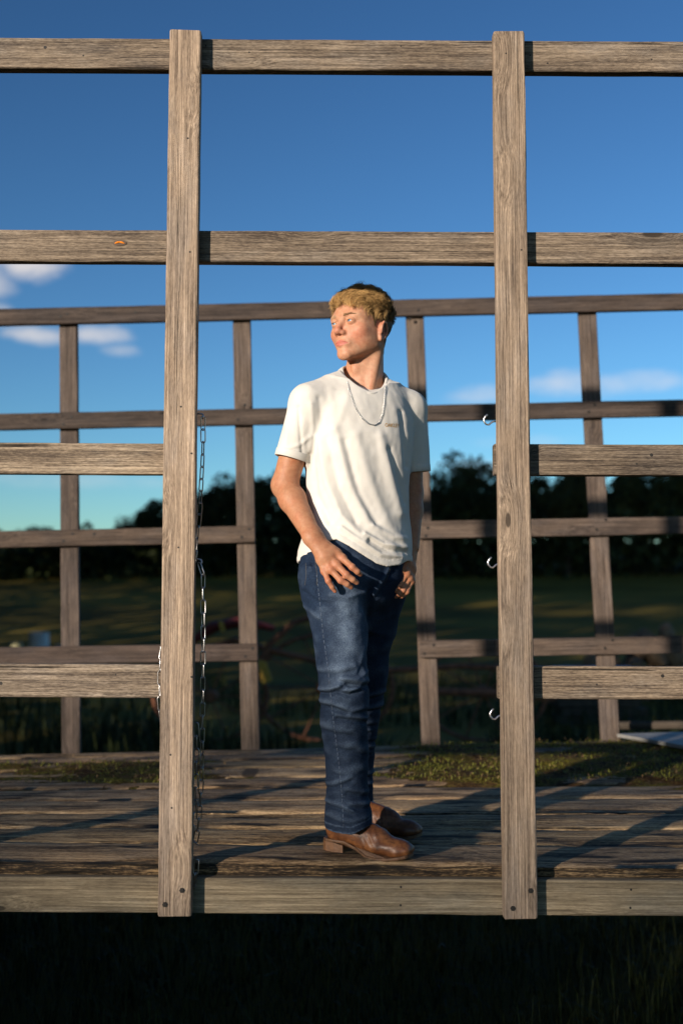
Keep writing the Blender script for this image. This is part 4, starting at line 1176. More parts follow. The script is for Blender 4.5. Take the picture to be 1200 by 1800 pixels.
for ii in pick:
    i = sel[ii]; p = P[i]; n = bodyN[i]; L_, F_, U_ = l[i], f[i], u[i]
    topk = float(np.clip((U_ - .040) / .045, 0, 1)); m0 = float(np.clip(hm[i] / .02, 0, 1))
    v1 = mnoise.noise(Vector((L_ * 34 + 7, F_ * 34, U_ * 34))); v2 = mnoise.noise(Vector((L_ * 75, F_ * 75 + 3, U_ * 75))); v3 = mnoise.noise(Vector((L_ * 120, F_ * 120 + 9, U_ * 60)))
    sw = 2.0 * v1 + 1.3 * v2; ph = 7.0 * v1 + 8.0 * v2; br = float(np.clip(1.02 + .45 * v3 + 1.15 * v2, .22, 1.9))
    front_ = max(0.0, F_ / .09); back_ = float(np.clip((-F_ - .01) / .06, 0, 1)); fly = rng.random() < .13
    ln = (0.009 + 0.043 * topk) * (1 - .30 * back_) * rng.uniform(.65, 1.15) * (1 + .30 * v2) * (.75 if fly else 1) * (0.5 + 0.5 * m0)
    fw = hF * (1.0 * topk) - hU * (1.0 * (1 - topk) - 0.05 * front_ * topk) - hF * 0.6 * (1 - topk) + hL * (sw * (.3 + .7 * topk) + rng.normal(0, .08))
    fw = fw - n * float(fw @ n); fw /= (np.linalg.norm(fw) + 1e-9)
    d0 = fw + n * (0.06 + 0.24 * topk + .20 * topk * v1 + (.32 * topk if fly else 0)) + rng.normal(0, .05, 3); d0 /= np.linalg.norm(d0)
    ns = 10; cr = (0.0003 + 0.0068 * topk) * rng.uniform(.7, 1.2); om = rng.uniform(5.0, 7.0)
    s1 = np.cross(d0, n); s1 /= (np.linalg.norm(s1) + 1e-9); s2 = np.cross(d0, s1)
    tt = np.linspace(0, 1, ns); ph += rng.normal(0, .22)
    start = p + n * max(.0010, thick[i] * rng.uniform(.35, 1.0) + .008 * v2 * topk)
    bend = -hU * 0.20 * ln * topk * (.3 + front_) - n * .16 * ln
    pts = start + np.outer(tt, d0 * ln) + np.outer(tt ** 2, bend) + cr * (np.outer(np.cos(om * tt + ph) - math.cos(ph), s1) + np.outer(np.sin(om * tt + ph) - math.sin(ph), s2) * .9)
    w = (0.00038 + 0.00018 * topk) * np.array([1, 1.1, 1.15, 1.15, 1.1, 1.0, .9, .75, .5, .2]) * rng.uniform(.6, 1.3)
    ring = np.stack([pts + np.outer(w, s1), pts - np.outer(w, s1 * .5) + np.outer(w, s2 * .87), pts - np.outer(w, s1 * .5) - np.outer(w, s2 * .87)], 1)
    V = ring.reshape(-1, 3)
    b0 = nb + 3 * np.arange(ns - 1)[:, None]
    q = np.concatenate([np.concatenate([b0 + k, b0 + (k + 1) % 3, b0 + 3 + (k + 1) % 3, b0 + 3 + k], 1) for k in range(3)])
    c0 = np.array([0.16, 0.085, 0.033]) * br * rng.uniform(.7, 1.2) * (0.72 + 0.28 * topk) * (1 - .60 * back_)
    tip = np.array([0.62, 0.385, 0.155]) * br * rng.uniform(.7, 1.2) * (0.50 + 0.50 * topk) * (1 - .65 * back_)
    C = (c0[None] * (1 - tt[:, None]) + tip[None] * tt[:, None])
    HV.append(V); HQ.append(q); HC.append(np.repeat(C, 3, 0)); nb += len(V)
quad_mesh('hair', np.concatenate(HV), np.concatenate(HQ), M['hair'], person, np.concatenate(HC))
# eyebrows and lashes
bvh_b = BVHTree.FromPolygons([tuple(v) for v in P], [tuple(q) for q in Q])
for s in (-1, 1):
    b = MB()
    for k in range(80):
        k_ = rng.random(); w_ = rng.normal(0, .0020 * (1 - .5 * k_))
        a0 = hd(s * (.013 + .034 * k_), .12, .0310 + .0045 * math.sin(math.pi * min(1, k_ * 1.25) * .62) - .004 * max(0, k_ - .6) + w_)
        hit = bvh_b.ray_cast(Vector(a0), Vector(-hF))
        if hit[0] is None: continue
        p0 = np.array(hit[0]); n0 = np.array(hit[1]); d_ = s * hL * .9 - hF * .45 * k_ + hU * (.35 - .5 * k_) + n0 * .15; d_ /= np.linalg.norm(d_)
        b.tube([p0, p0 + d_ * .004 + n0 * .0006, p0 + d_ * .0075], [.00032, .00035, .0002], 3)
    o = b.build('eyebrow', simple('brow_hair', (0.36, 0.215, 0.115), 0.6), person)
    b = MB()
    for up, zz, rr2 in ((1, .0038, .0007), (-1, -.0034, .0003)):
        pts = []
        for k in range(9):
            a = -1 + 2 * k / 8
            a0 = hd(s * (.0318 + .0115 * a), .12, .0146 + zz * (1 - a * a) + (.0008 * a))
            hit = bvh_b.ray_cast(Vector(a0), Vector(-hF))
            if hit[0] is not None: pts.append(np.array(hit[0]) + hF * .0004)
        if len(pts) > 3: b.tube(pts, rr2, 4)
    b.build('eyelash', simple('lash', (0.12, 0.065, 0.042), 0.7), person)

# ------------------------------------------------------------------ t-shirt
CH = R(25)                                                       # the chest faces a little to the right of the camera
def prof(rows, Y, b):
    return rows
G = Grid((-0.27, 3.05, 1.74), (0.33, 3.55, 2.44), 0.0024)
def row(p, hw, cy, b, yaw):
    # a row's lateral half-axis that shows the half width hw when turned by yaw
    a = math.sqrt(max(1e-6, hw * hw - (b * math.sin(yaw)) ** 2)) / math.cos(yaw)
    return (p[1], p[0], cy, a, b)
tors = [row((0.066, 2.347), .098, 3.330, .075, CH), row((0.059, 2.305), .140, 3.330, .100, CH), row((0.055, 2.251), .158, 3.320, .112, CH), row((0.053, 2.181), .158, 3.315, .120, CH),
        row((0.05, 2.112), .155, 3.315, .120, CH), row((0.048, 2.035), .150, 3.315, .118, CH), row((0.051, 1.958), .148, 3.315, .117, CH), row((0.048, 1.89), .158, 3.315, .124, CH), row((0.041, 1.839), .166, 3.315, .132, CH), row((0.041, 1.771), .168, 3.317, .134, CH)]
G.loft(tors, CH, .02, n=2.35)
nbv = NB
G.cone((0.019, 3.325, 2.344), SR + np.array([.004, 0, -.004]), .052, .057, .03)
G.cone((0.125, 3.365, 2.326), SL + np.array([-.004, 0, -.004]), .050, .053, .03)
G.cone(nbv + np.array([0, .05, .0]), nbv + np.array([0, .06, -.06]), .055, .08, .03)
SRe, SLe = np.array((-0.146, 3.248, 2.11)), np.array((0.226, 3.4, 2.09))
def sleeve(S, E, r0, r1, top):
    d = (E - S) / np.linalg.norm(E - S); L = np.linalg.norm(E - S)
    a = S.astype(np.float32)
    def fn(x, y, z):
        px, py, pz = x - a[0], y - a[1], z - a[2]
        t = px * d[0] + py * d[1] + pz * d[2]
        tc_ = np.maximum(t, 0)
        q = np.sqrt(np.maximum(0, px * px + py * py + pz * pz - 2 * t * tc_ + tc_ * tc_))
        rr = r0 + (r1 - r0) * np.clip(t / L, 0, 1.2)
        return np.maximum(q - rr, t - L)
    G.op(fn, np.minimum(S, E) - .09, np.maximum(S, E) + .09, top)
    def fi(x, y, z):
        px, py, pz = x - a[0], y - a[1], z - a[2]
        t = px * d[0] + py * d[1] + pz * d[2]
        q = np.sqrt(np.maximum(0, px * px + py * py + pz * pz - t * t))
        rr = r0 + (r1 - r0) * np.clip(t / L, -.5, 1.3)
        return np.maximum(q - rr + .0055, .72 * L - t)
    return fi, np.minimum(S, E) - .09, np.maximum(S, E) + .09
iR = sleeve(SR + np.array([.004, 0, -.006]), SRe, .055, .0505, .022)
iL = sleeve(SL + np.array([0, 0, -.004]), SLe, .054, .0470, .020)
for fi, lo_, hi_ in (iR, iL): G.op(fi, lo_, hi_, .002, 'sub')
# neck opening
collar = [(0.003, 3.32, 2.392), (0.015, 3.272, 2.349), (0.047, 3.243, 2.316), (0.087, 3.24, 2.303), (0.117, 3.272, 2.322), (0.134, 3.325, 2.357), (0.129, 3.37, 2.389), (0.095, 3.408, 2.411), (0.053, 3.402, 2.415), (0.021, 3.368, 2.41)]
cc_ = np.mean(np.array(collar), axis=0)
cn_ = np.linalg.svd(np.array(collar) - cc_)[2][2]; cn_ = cn_ if cn_[2] > 0 else -cn_
e1 = np.cross([0, 1, 0], cn_); e1 /= np.linalg.norm(e1); e2 = np.cross(cn_, e1)
rel = np.array(collar) - cc_; ra_ = np.arctan2(rel @ e2, rel @ e1); rr_c = np.hypot(rel @ e1, rel @ e2); od = np.argsort(ra_)
ra_ = ra_[od]; rr_c = rr_c[od]; ra_ = np.concatenate([ra_ - 2 * np.pi, ra_, ra_ + 2 * np.pi]); rr_c = np.tile(rr_c, 3)
def neck_cut(x, y, z):
    px, py, pz = x - cc_[0], y - cc_[1], z - cc_[2]
    a = px * e1[0] + py * e1[1] + pz * e1[2]; b_ = px * e2[0] + py * e2[1] + pz * e2[2]; h = px * cn_[0] + py * cn_[1] + pz * cn_[2]
    rr = np.interp(np.arctan2(b_, a).ravel(), ra_, rr_c).reshape(a.shape)
    return np.maximum(np.hypot(a, b_) - rr - .25 * np.maximum(h, 0), -(h + .016))
G.op(neck_cut, cc_ - .14, cc_ + .16, .004, 'sub', m=0)
# hem line: raised over the hand, hanging low on the other side
hx = np.array([(-0.132, 1.81)[0], (-0.072, 1.812)[0], (-0.046, 1.862)[0], (-0.013, 1.868)[0], (0.02, 1.85)[0], (0.065, 1.821)[0], (0.101, 1.8)[0], (0.134, 1.791)[0], (0.17, 1.798)[0], (0.203, 1.819)[0]])
hz_ = np.array([(-0.132, 1.81)[1], (-0.072, 1.812)[1], (-0.046, 1.862)[1], (-0.013, 1.868)[1], (0.02, 1.85)[1], (0.065, 1.821)[1], (0.101, 1.8)[1], (0.134, 1.791)[1], (0.17, 1.798)[1], (0.203, 1.819)[1]])
zb_ = 1.805
def hemz(x, y):
    zf = np.interp(np.ravel(x), hx, hz_).reshape(np.shape(x))
    k = np.clip((y - 3.26) / .06, 0, 1)
    return zf * (1 - k) + zb_ * k
G.op(lambda x, y, z: hemz(x, y) - z, (-.3, 3.1, 1.7), (.35, 3.7, 1.95), .002, 'and', m=0)
G.op(lambda x, y, z: np.full((1, 1, 1), -1.0) * 0 + (1.72 - z) + 0 * x + 0 * y, (-.3, 3.1, 1.7), (.35, 3.7, 1.76), .002, 'and', m=0)
inner = [(r[0], r[1], r[2], r[3] - .007, r[4] - .007) for r in tors if r[0] < 1.95]
def fin(x, y, z):
    T = np.array(sorted(inner)); c, s = math.cos(CH), math.sin(CH)
    f_ = [np.interp(z.ravel(), T[:, 0], T[:, i]).astype(np.float32)[None, None, :] for i in range(1, 5)]
    px, py = x - f_[0], y - f_[1]; u_, v_ = px * c + py * s, -px * s + py * c
    k0 = ((np.abs(u_) / f_[2]) ** 2.35 + (np.abs(v_) / f_[3]) ** 2.35 + 1e-9) ** (1 / 2.35)
    return np.maximum((k0 - 1) * np.minimum(f_[2], f_[3]), z - hemz(x, y) - .035)
G.op(fin, (-.3, 3.1, 1.72), (.35, 3.7, 1.90), .002, 'sub', m=0)
Ps, Qs = G.mesh(); del G
Ps = smooth_verts(Ps, Qs, 2, 0.5); Ns = normals(Ps, Qs)
front = np.clip((3.37 - Ps[:, 1]) / .06, 0, 1) * np.clip(-Ns[:, 1] * 1.6 + .25, 0, 1)
dsp = np.zeros(len(Ps))
def fold(pts, w, h, k=1.0):
    global dsp
    dsp = dsp + .72 * h * seg_ridge(Ps, pts, w) * front * k
# long drapes from the near shoulder and armpit across the belly, bunching at the low hem
fold([(-0.067, 2.168), (-0.042, 2.034), (0.0, 1.934), (0.066, 1.868)], .011, .010); fold([(-0.087, 2.118), (-0.073, 2.001), (-0.033, 1.917)], .010, -.008)
fold([(-0.017, 2.185), (0.02, 2.034), (0.083, 1.909), (0.149, 1.843)], .014, .008); fold([(-0.042, 2.16), (-0.008, 2.017), (0.041, 1.921)], .010, -.006)
fold([(0.042, 2.168), (0.083, 2.034), (0.141, 1.901), (0.185, 1.859)], .016, .007); fold([(0.01, 2.151), (0.05, 2.001), (0.099, 1.917)], .011, -.006)
fold([(0.113, 2.168), (0.149, 2.034), (0.174, 1.951)], .016, .009); fold([(0.14, 2.134), (0.186, 1.984)], .010, -.007)
fold([(0.0, 1.901), (0.05, 1.864), (0.112, 1.826), (0.173, 1.821)], .0075, .011)
fold([(0.066, 1.884), (0.119, 1.854), (0.185, 1.848)], .007, .011); fold([(0.079, 1.868), (0.132, 1.839), (0.185, 1.835)], .0045, -.005)
fold([(0.091, 1.909), (0.149, 1.876), (0.188, 1.876)], .008, .007)
fold([(-0.064, 2.278), (-0.057, 2.21), (-0.073, 2.131)], .010, -.005); fold([(-0.033, 2.303), (-0.023, 2.219), (-0.04, 2.109)], .013, .0035); fold([(-0.087, 2.261), (-0.083, 2.193), (-0.092, 2.126)], .008, .004)
fold([(0.177, 2.252), (0.187, 2.168), (0.193, 2.092)], .008, -.008); fold([(0.21, 2.236), (0.213, 2.131)], .006, .005)
fold([(0.017, 2.286), (-0.017, 2.185)], .012, .004); fold([(0.15, 2.286), (0.162, 2.227)], .012, .002)
fold([(-0.164, 2.252), (-0.158, 2.168), (-0.166, 2.118)], .008, .004); fold([(-0.125, 2.252), (-0.12, 2.185), (-0.113, 2.118)], .006, -.005); fold([(-0.092, 2.168), (-0.12, 2.143), (-0.15, 2.134)], .006, .004)
dsp += 0.0014 * fnoise(Ps * np.array([1, 1, .45]), 20, 5) + 0.0007 * fnoise(Ps * np.array([1, 1, .7]), 60, 9)
# rounded hem bands
hb = (Ps[:, 2] - hemz(Ps[:, 0], Ps[:, 1]))
dsp += np.where((hb > -.001) & (hb < .017), .0015, 0) * (Ps[:, 2] < 1.9)
Ps = Ps + Ns * dsp[:, None]
Ps = smooth_verts(Ps, Qs, 1, 0.4)
t = NT('cream_cotton_jersey')
tc = t.n('ShaderNodeTexCoord').outputs['Object']
wv = t.noise(t.vmath('MULTIPLY', tc, (1, 1, .35)), 900, 3, .7); blo = t.noise(tc, 14, 4, .6)
t.set(Base_Color=t.mix(.5, t.ramp(blo, [(.3, (.60, .565, .51)), (.7, (.67, .635, .58))]), t.ramp(wv, [(.3, (.90, .90, .90)), (.7, (1.0, 1.0, 1.0))]), 'MULTIPLY'), Roughness=.88)
t.b.inputs['Specular IOR Level'].default_value = .15; t.b.inputs['Sheen Weight'].default_value = .15
t.bump(wv, .25, .0012)
M['shirt'] = t.m
shirt = quad_mesh('t_shirt', Ps, Qs, M['shirt'], person)
bvh_s = BVHTree.FromPolygons([tuple(v) for v in Ps], [tuple(q) for q in Qs])
# ribbed collar
def smooth_loop(pts, n):
    pts = np.array(pts); m = len(pts); out = []
    for k in range(n):
        s_ = k * m / n; i = int(s_); fr = s_ - i
        p0, p1, p2, p3 = [pts[(i + j - 1) % m] for j in range(4)]
        out.append(.5 * ((2 * p1) + (-p0 + p2) * fr + (2 * p0 - 5 * p1 + 4 * p2 - p3) * fr ** 2 + (-p0 + 3 * p1 - 3 * p2 + p3) * fr ** 3))
    return np.array(out)
lp = smooth_loop(collar, 60); cen = lp.mean(axis=0)
vs = []; fs = []
for k, p in enumerate(lp):
    out = p - cen; out[2] = 0; out /= np.linalg.norm(out); up = np.array([0, 0, 1.0])
    for (o_, z_) in [(-.0030, .002), (-.001, .0042), (.003, .0042), (.008, .0008), (.0125, -.0040), (.0125, -.0080), (.004, -.010), (-.003, -.008)]:
        vs.append(p + out * o_ + cn_ * z_)
for k in range(60):
    for j in range(8): fs.append((k * 8 + j, ((k + 1) % 60) * 8 + j, ((k + 1) % 60) * 8 + (j + 1) % 8, k * 8 + (j + 1) % 8))
mesh_obj('collar', vs, fs, M['shirt'], shirt, True)
# sleeve hems
for (S_, E_, r_) in ((SR, SRe, .0508), (SL, SLe, .0473)):
    d = (E_ - S_) / np.linalg.norm(E_ - S_); s1 = np.cross(d, [0, 1, 0]); s1 /= np.linalg.norm(s1); s2 = np.cross(d, s1)
    vs = []; fs = []
    for k in range(40):
        a = 2 * math.pi * k / 40; o_ = s1 * math.cos(a) + s2 * math.sin(a); wob = .0012 * math.sin(3 * a + r_ * 900)
        for (dr, dl) in [(.0018, -.020), (.0022, -.019), (.0022, .0012), (.0006, .0022), (-.0050, .0012), (-.0050, -.010)]:
            vs.append(E_ + o_ * (r_ + dr + wob) + d * dl)
    for k in range(40):
        for j in range(6): fs.append((k * 6 + j, ((k + 1) % 40) * 6 + j, ((k + 1) % 40) * 6 + (j + 1) % 6, k * 6 + (j + 1) % 6))
    mesh_obj('sleeve_hem', vs, fs, M['shirt'], shirt, True)
# stitched lettering on the chest
tcu = bpy.data.curves.new('chest_lettering', 'FONT'); tcu.body = 'OAKLEY'; tcu.size = .0165; tcu.offset = .0001; tcu.space_character = 1.0; tcu.resolution_u = 3; tcu.fill_mode = 'FRONT'
to = bpy.data.objects.new('tmp_text', tcu); COL.objects.link(to)
bpy.context.view_layer.update()
tm = bpy.data.meshes.new_from_object(to.evaluated_get(bpy.context.evaluated_depsgraph_get()))
bpy.data.objects.remove(to)
bm = bmesh.new(); bm.from_mesh(tm); bmesh.ops.subdivide_edges(bm, edges=bm.edges, cuts=1)
xs_ = [v.co.x for v in bm.verts]; x0_, x1_ = min(xs_), max(xs_)
tx0 = np.array((0.127, 3.23, 2.2)); tx1 = np.array((0.171, 3.27, 2.203))
for v in bm.verts:
    k = (v.co.x - x0_) / (x1_ - x0_)
    q = tx0 + (tx1 - tx0) * k; ht = Vector((q[0], 3.0, q[2] + v.co.y * .95))
    hit = bvh_s.ray_cast(ht, Vector((0, 1, 0)))
    y = hit[0].y - .0008 if hit[0] is not None else q[1]
    v.co = Vector((ht.x, y, ht.z))
lm = bpy.data.meshes.new('chest_lettering'); bm.to_mesh(lm); bm.free()
lo = link_mesh('chest_lettering', lm, simple('mustard_thread', (0.48, 0.24, 0.03), .7, 0, .2, 400), shirt)
lo['label'] = 'mustard stitched lettering on the chest'
# necklace: a fine silver curb chain lying on the shirt
nk = [(0.017, 2.343), (0.02, 2.32), (0.023, 2.303), (0.03, 2.278), (0.042, 2.246), (0.057, 2.222), (0.078, 2.205), (0.095, 2.202), (0.11, 2.212), (0.12, 2.239), (0.125, 2.273), (0.127, 2.303), (0.129, 2.318), (0.133, 2.342)]
nk = np.array(nk); tt = np.linspace(0, len(nk) - 1, 110)
cx_ = np.interp(tt, np.arange(len(nk)), nk[:, 0]); cz_ = np.interp(tt, np.arange(len(nk)), nk[:, 1])
bvh_c = BVHTree.FromPolygons([tuple(v) for v in vs], [tuple(q) for q in fs])
ny_ = []
for k in range(110):
    hit = bvh_s.ray_cast(Vector((cx_[k], 3.0, cz_[k])), Vector((0, 1, 0)))
    ny_.append(hit[0].y if hit[0] is not None and hit[0].y < 3.30 else np.nan)
ny_ = np.array(ny_); ny_[0] = 3.258; ny_[-1] = 3.305
ok_ = ~np.isnan(ny_); ny_ = np.interp(np.arange(110), np.arange(110)[ok_], ny_[ok_])
ny_ = np.convolve(np.pad(ny_, 3, mode='edge'), np.ones(7) / 7, mode='valid')
b = MB()
for k in range(110):
    y = ny_[k]
    c = Vector((cx_[k], y - .0028, cz_[k])); j = min(108, k)
    dx = Vector((cx_[j + 1] - cx_[j], 0, cz_[j + 1] - cz_[j])).normalized(); nx_ = Vector((-dx.z, 0, dx.x))
    tw = .6 if k % 2 else -.6
    side_ = (nx_ * math.cos(tw) + Vector((0, 1, 0)) * math.sin(tw))
    b.tube([c + dx * (.0026 * math.cos(a * math.pi / 5)) + side_ * (.0015 * math.sin(a * math.pi / 5)) for a in range(10)], .0005, 4, closed=True)
nko = b.build('necklace', simple('dark_silver', (0.72, 0.70, 0.68), .28, 1.0, .2, 300), person, True)
nko['label'] = 'fine silver chain necklace over the shirt'

# ------------------------------------------------------------------ jeans
JH = R(35)
G = Grid((-0.20, 3.06, 0.985), (0.29, 3.68, 1.93), 0.0025)
hips = [row((0.042, 1.873), .138, 3.310, .098, JH), row((0.042, 1.813), .161, 3.310, .117, JH), row((0.039, 1.754), .160, 3.313, .122, JH), row((0.034, 1.695), .144, 3.319, .098, JH), row((0.034, 1.645), .105, 3.324, .055, JH), row((0.034, 1.603), .065, 3.327, .030, JH)]
G.loft(hips, JH, .03, n=2.2)
def leg(rows, k):
    tab = []
    for (p, hw, cy) in rows:
        sl_ = float(np.interp(p[1], [1.06, 1.12, 1.45, 1.75], [.97, .915, .93, .985]))      # slim cut below the knee
        tab.append((p[1], p[0], cy, hw * sl_, hw * sl_ * 1.02))
    G.loft(tab, 0.0, k, n=2.0)
leg([((-0.028, 1.785), .088, 3.245), ((-0.017, 1.703), .0905, 3.248), ((-0.007, 1.621), .086, 3.246), ((0.0, 1.539), .0795, 3.239), ((0.005, 1.458), .0775, 3.234), ((0.008, 1.417), .0765, 3.231), ((0.007, 1.36), .0735, 3.239), ((0.011, 1.294), .0700, 3.250), ((0.015, 1.213), .0680, 3.261), ((0.016, 1.132), .0670, 3.260), ((0.02, 1.069), .0715, 3.252), ((0.023, 1.024), .0745, 3.248)], .03)
leg([((0.107, 1.791), .088, 3.385), ((0.099, 1.705), .090, 3.403), ((0.089, 1.618), .085, 3.426), ((0.075, 1.53), .077, 3.449), ((0.07, 1.442), .0755, 3.472), ((0.053, 1.353), .0730, 3.498), ((0.043, 1.263), .0700, 3.523), ((0.037, 1.173), .0680, 3.541), ((0.034, 1.084), .0670, 3.554), ((0.036, 1.034), .0680, 3.558)], .03)
# hollow at the hems
for (p, cy, r_) in (((0.023, 1.024), 3.248, .0640), ((0.036, 1.034), 3.56, .0625)):
    G.cone((p[0], cy, p[1] - .05), (p[0], cy, p[1] + .03), r_, r_, .002, 'sub')
hc = (0.023, 1.042)
G.op(lambda x, y, z: np.where(y < 3.42, hc[1] + .30 * np.maximum(0, x - hc[0] - .005) + .10 * np.maximum(0, hc[0] - .02 - x), -1.0) - z + 0 * y, (-.2, 3.1, .98), (.2, 3.45, 1.06), .0015, 'and', m=0)
Pj, Qj = G.mesh(); del G
Pj = smooth_verts(Pj, Qj, 2, 0.5); Nj = normals(Pj, Qj)
dj = 0.0040 * fnoise(Pj * np.array([1, 1, 1.2]), 11, 2) + 0.0022 * fnoise(Pj * np.array([1, 1, 1.5]), 24, 7) + 0.0010 * fnoise(Pj, 50, 4)
isR = Pj[:, 1] < np.interp(Pj[:, 2], [1.0, 1.75], [3.41, 3.33])
fr_j = np.clip(-Nj[:, 1] * 1.5 + .5, 0, 1)
def jfold(pts, w, h, m=None):
    global dj
    dj = dj + h * seg_ridge(Pj, pts, w) * (fr_j if m is None else m)
mR = isR * np.clip(-Nj[:, 1] * 1.4 + .45, 0, 1); mL = (~isR) * np.clip(-Nj[:, 1] * 1.4 + .45, 0, 1)
def zz(pts): return pts
# knee break and stacking at the ankle: many short slanting creases
rc = random.Random(14)
def crease(yv, hgt, msk, xc, n, wd=.0075):
    zc_ = 0.968 + (1512 - yv) / 596.0
    for q in range(n):
        x0_ = xc + rc.uniform(-.085, .02); ln_ = rc.uniform(.05, .12); sl = rc.uniform(-.30, .34); z0_ = zc_ + rc.uniform(-.008, .008)
        x1_ = x0_ + ln_; xm = (x0_ + x1_) / 2; bow_ = rc.uniform(-.010, .006)
        hh = .75 * hgt * rc.uniform(.6, 1.2)
        jfold([(x0_, z0_), (xm, z0_ + sl * ln_ / 2 + bow_), (x1_, z0_ + sl * ln_)], wd, hh, msk)
        jfold([(x0_, z0_ - wd * 1.7), (xm, z0_ + sl * ln_ / 2 + bow_ - wd * 1.8), (x1_, z0_ + sl * ln_ - wd * 1.7)], wd * .8, -hh, msk)
for (yv, hgt, n, wd) in [(1200, .006, 1, .009), (1212, .010, 1, .008), (1228, .011, 2, .007), (1246, .009, 1, .009), (1266, .008, 2, .008), (1292, .007, 1, .010), (1322, .005, 2, .010), (1360, .004, 1, .011), (1392, .006, 2, .008), (1416, .006, 2, .007), (1436, .004, 1, .007)]:
    crease(yv, hgt, mR, .012, n, wd)
for yv in range(1250, 1440, 24): crease(yv, .007, mL, .05, 2)
jfold([(0.073, 1.492), (0.041, 1.473), (0.0, 1.476)], .006, .005, mR); jfold([(0.073, 1.541), (0.049, 1.484)], .006, -.004, mR); jfold([(0.081, 1.589), (0.058, 1.525), (0.065, 1.476)], .008, .004, mR)
# pocket mouth, fly, hip creases
jfold([(-0.088, 1.805), (-0.07, 1.758), (-0.07, 1.71)], .004, -.004); jfold([(-0.109, 1.718), (-0.064, 1.686), (-0.024, 1.683)], .006, -.004); jfold([(-0.109, 1.678), (-0.064, 1.646)], .006, .004)
jfold([(0.064, 1.718), (0.016, 1.702), (-0.032, 1.71)], .007, .004); jfold([(0.149, 1.81), (0.119, 1.752), (0.091, 1.711)], .006, .005); jfold([(0.082, 1.719), (0.079, 1.637)], .008, -.008, fr_j * isR)
hemR = np.abs(Pj[:, 2] - (0.023, 1.036)[1]) < .011
dj += np.where(hemR & isR, .0018, 0)
Pj = Pj + Nj * dj[:, None]; Pj = smooth_verts(Pj, Qj, 1, .4)
# wear: faded thigh, whitened ridges and seams are a dye tone on the cloth
X_, Z_ = Pj[:, 0], Pj[:, 2]
cR = np.interp(Z_, [(0.016, 1.05)[1], (0.007, 1.377)[1], (-0.003, 1.621)[1], (-0.02, 1.785)[1]], [(0.02, 1.05)[0], (0.02, 1.377)[0], (0.02, 1.621)[0], (0.02, 1.785)[0]])
fade = 1.15 * np.exp(-((X_ - cR) / .044) ** 2) * np.interp(Z_, [1.30, 1.42, 1.50, 1.62, 1.74, 1.82], [.12, .30, .85, 1.0, .8, .15]) * (Nj[:, 1] < 0)
fade = np.clip(fade * (0.75 + 0.6 * fnoise(Pj, 26, 1)), 0, 1) + np.clip(dj / .009, 0, .6) * .55
hl = Pj[:, 2] - (hc[1] + .30 * np.maximum(0, X_ - hc[0] - .005) + .10 * np.maximum(0, hc[0] - .02 - X_))
fade = fade + isR * (.40 * (hl < .004) + .28 * (np.abs(hl - .019) < .0022))
fade = np.clip(fade, 0, 1)
dye = (np.array([0.0095, 0.020, 0.043])[None] * np.interp(Z_, [1.0, 1.35, 1.6], [.72, .78, 1.0])[:, None]) * (1 - fade[:, None]) + np.array([0.105, 0.145, 0.205])[None] * fade[:, None]
t = NT('indigo_denim')
tc = t.n('ShaderNodeTexCoord').outputs['Object']
at = t.n('ShaderNodeVertexColor', layer_name='tone')
tw_ = t.noise(t.vmath('MULTIPLY', tc, (1, 1, .30)), 620, 3, .75); t2 = t.noise(t.vmath('MULTIPLY', tc, (.25, .25, 1)), 620, 3, .75)
slub = t.math('ADD', t.math('MULTIPLY', tw_, .6), t.math('MULTIPLY', t2, .4))
blo = t.noise(tc, 24, 5, .65)
c_ = t.mix(1.0, at.outputs[0], t.ramp(slub, [(.36, (.45, .47, .55)), (.52, (1, 1, 1)), (.66, (2.1, 2.0, 1.8))]), 'MULTIPLY')
c_ = t.mix(1.0, c_, t.ramp(blo, [(.3, (.65, .68, .75)), (.7, (1.3, 1.28, 1.25))]), 'MULTIPLY')
t.set(Base_Color=c_, Roughness=.85)
t.b.inputs['Specular IOR Level'].default_value = .15
t.bump(slub, .4, .0015)
M['denim'] = t.m
jeans = quad_mesh('jeans', Pj, Qj, M['denim'], person, dye)
bvh_j = BVHTree.FromPolygons([tuple(v) for v in Pj], [tuple(q) for q in Qj])
def on_cloth(bv, x, z, off=.0008, y0=3.0):
    hit = bv.ray_cast(Vector((x, y0, z)), Vector((0, 1, 0)))
    return None if hit[0] is None else hit[0] - Vector((0, off, 0))
def seam(name, pts, r, mat, n=70, dash=False):
    pts = np.array(pts); tt = np.linspace(0, len(pts) - 1, n); xs = np.interp(tt, np.arange(len(pts)), pts[:, 0]); zs_ = np.interp(tt, np.arange(len(pts)), pts[:, 1])
    b = MB(); run = []
    for k, (x, z) in enumerate(zip(xs, zs_)):
        p = on_cloth(bvh_j, x, z, r * .5)
        if p is not None and (not run or abs(p.y - run[-1].y) < .02): run.append(p)
        if dash and len(run) >= 3:
            b.tube(run, r, 4); run = []
        elif p is None and len(run) > 2: b.tube(run, r, 5); run = []
        elif p is None: run = []
    if len(run) > 2: b.tube(run, r, 5)
    if b.v: b.build(name, mat, jeans, True)
M['thread'] = simple('pale_thread', (0.10, 0.085, 0.065), .8, 0, .3, 500)
M['seamd'] = simple('seam_denim', (0.075, 0.10, 0.145), .85, 0, .6, 160)
seam('side_seam', [(-0.07, 1.766), (-0.061, 1.686), (-0.051, 1.59), (-0.037, 1.495), (-0.026, 1.383), (-0.016, 1.303), (-0.006, 1.223), (0.002, 1.143), (0.006, 1.06)], .0011, M['seamd'], 150, True)
seam('pocket_stitch', [(-0.102, 1.801), (-0.101, 1.762), (-0.105, 1.737)], .0006, M['thread'], 40)
seam('pocket_stitch', [(-0.075, 1.805), (-0.069, 1.766), (-0.07, 1.737)], .0006, M['thread'], 40)
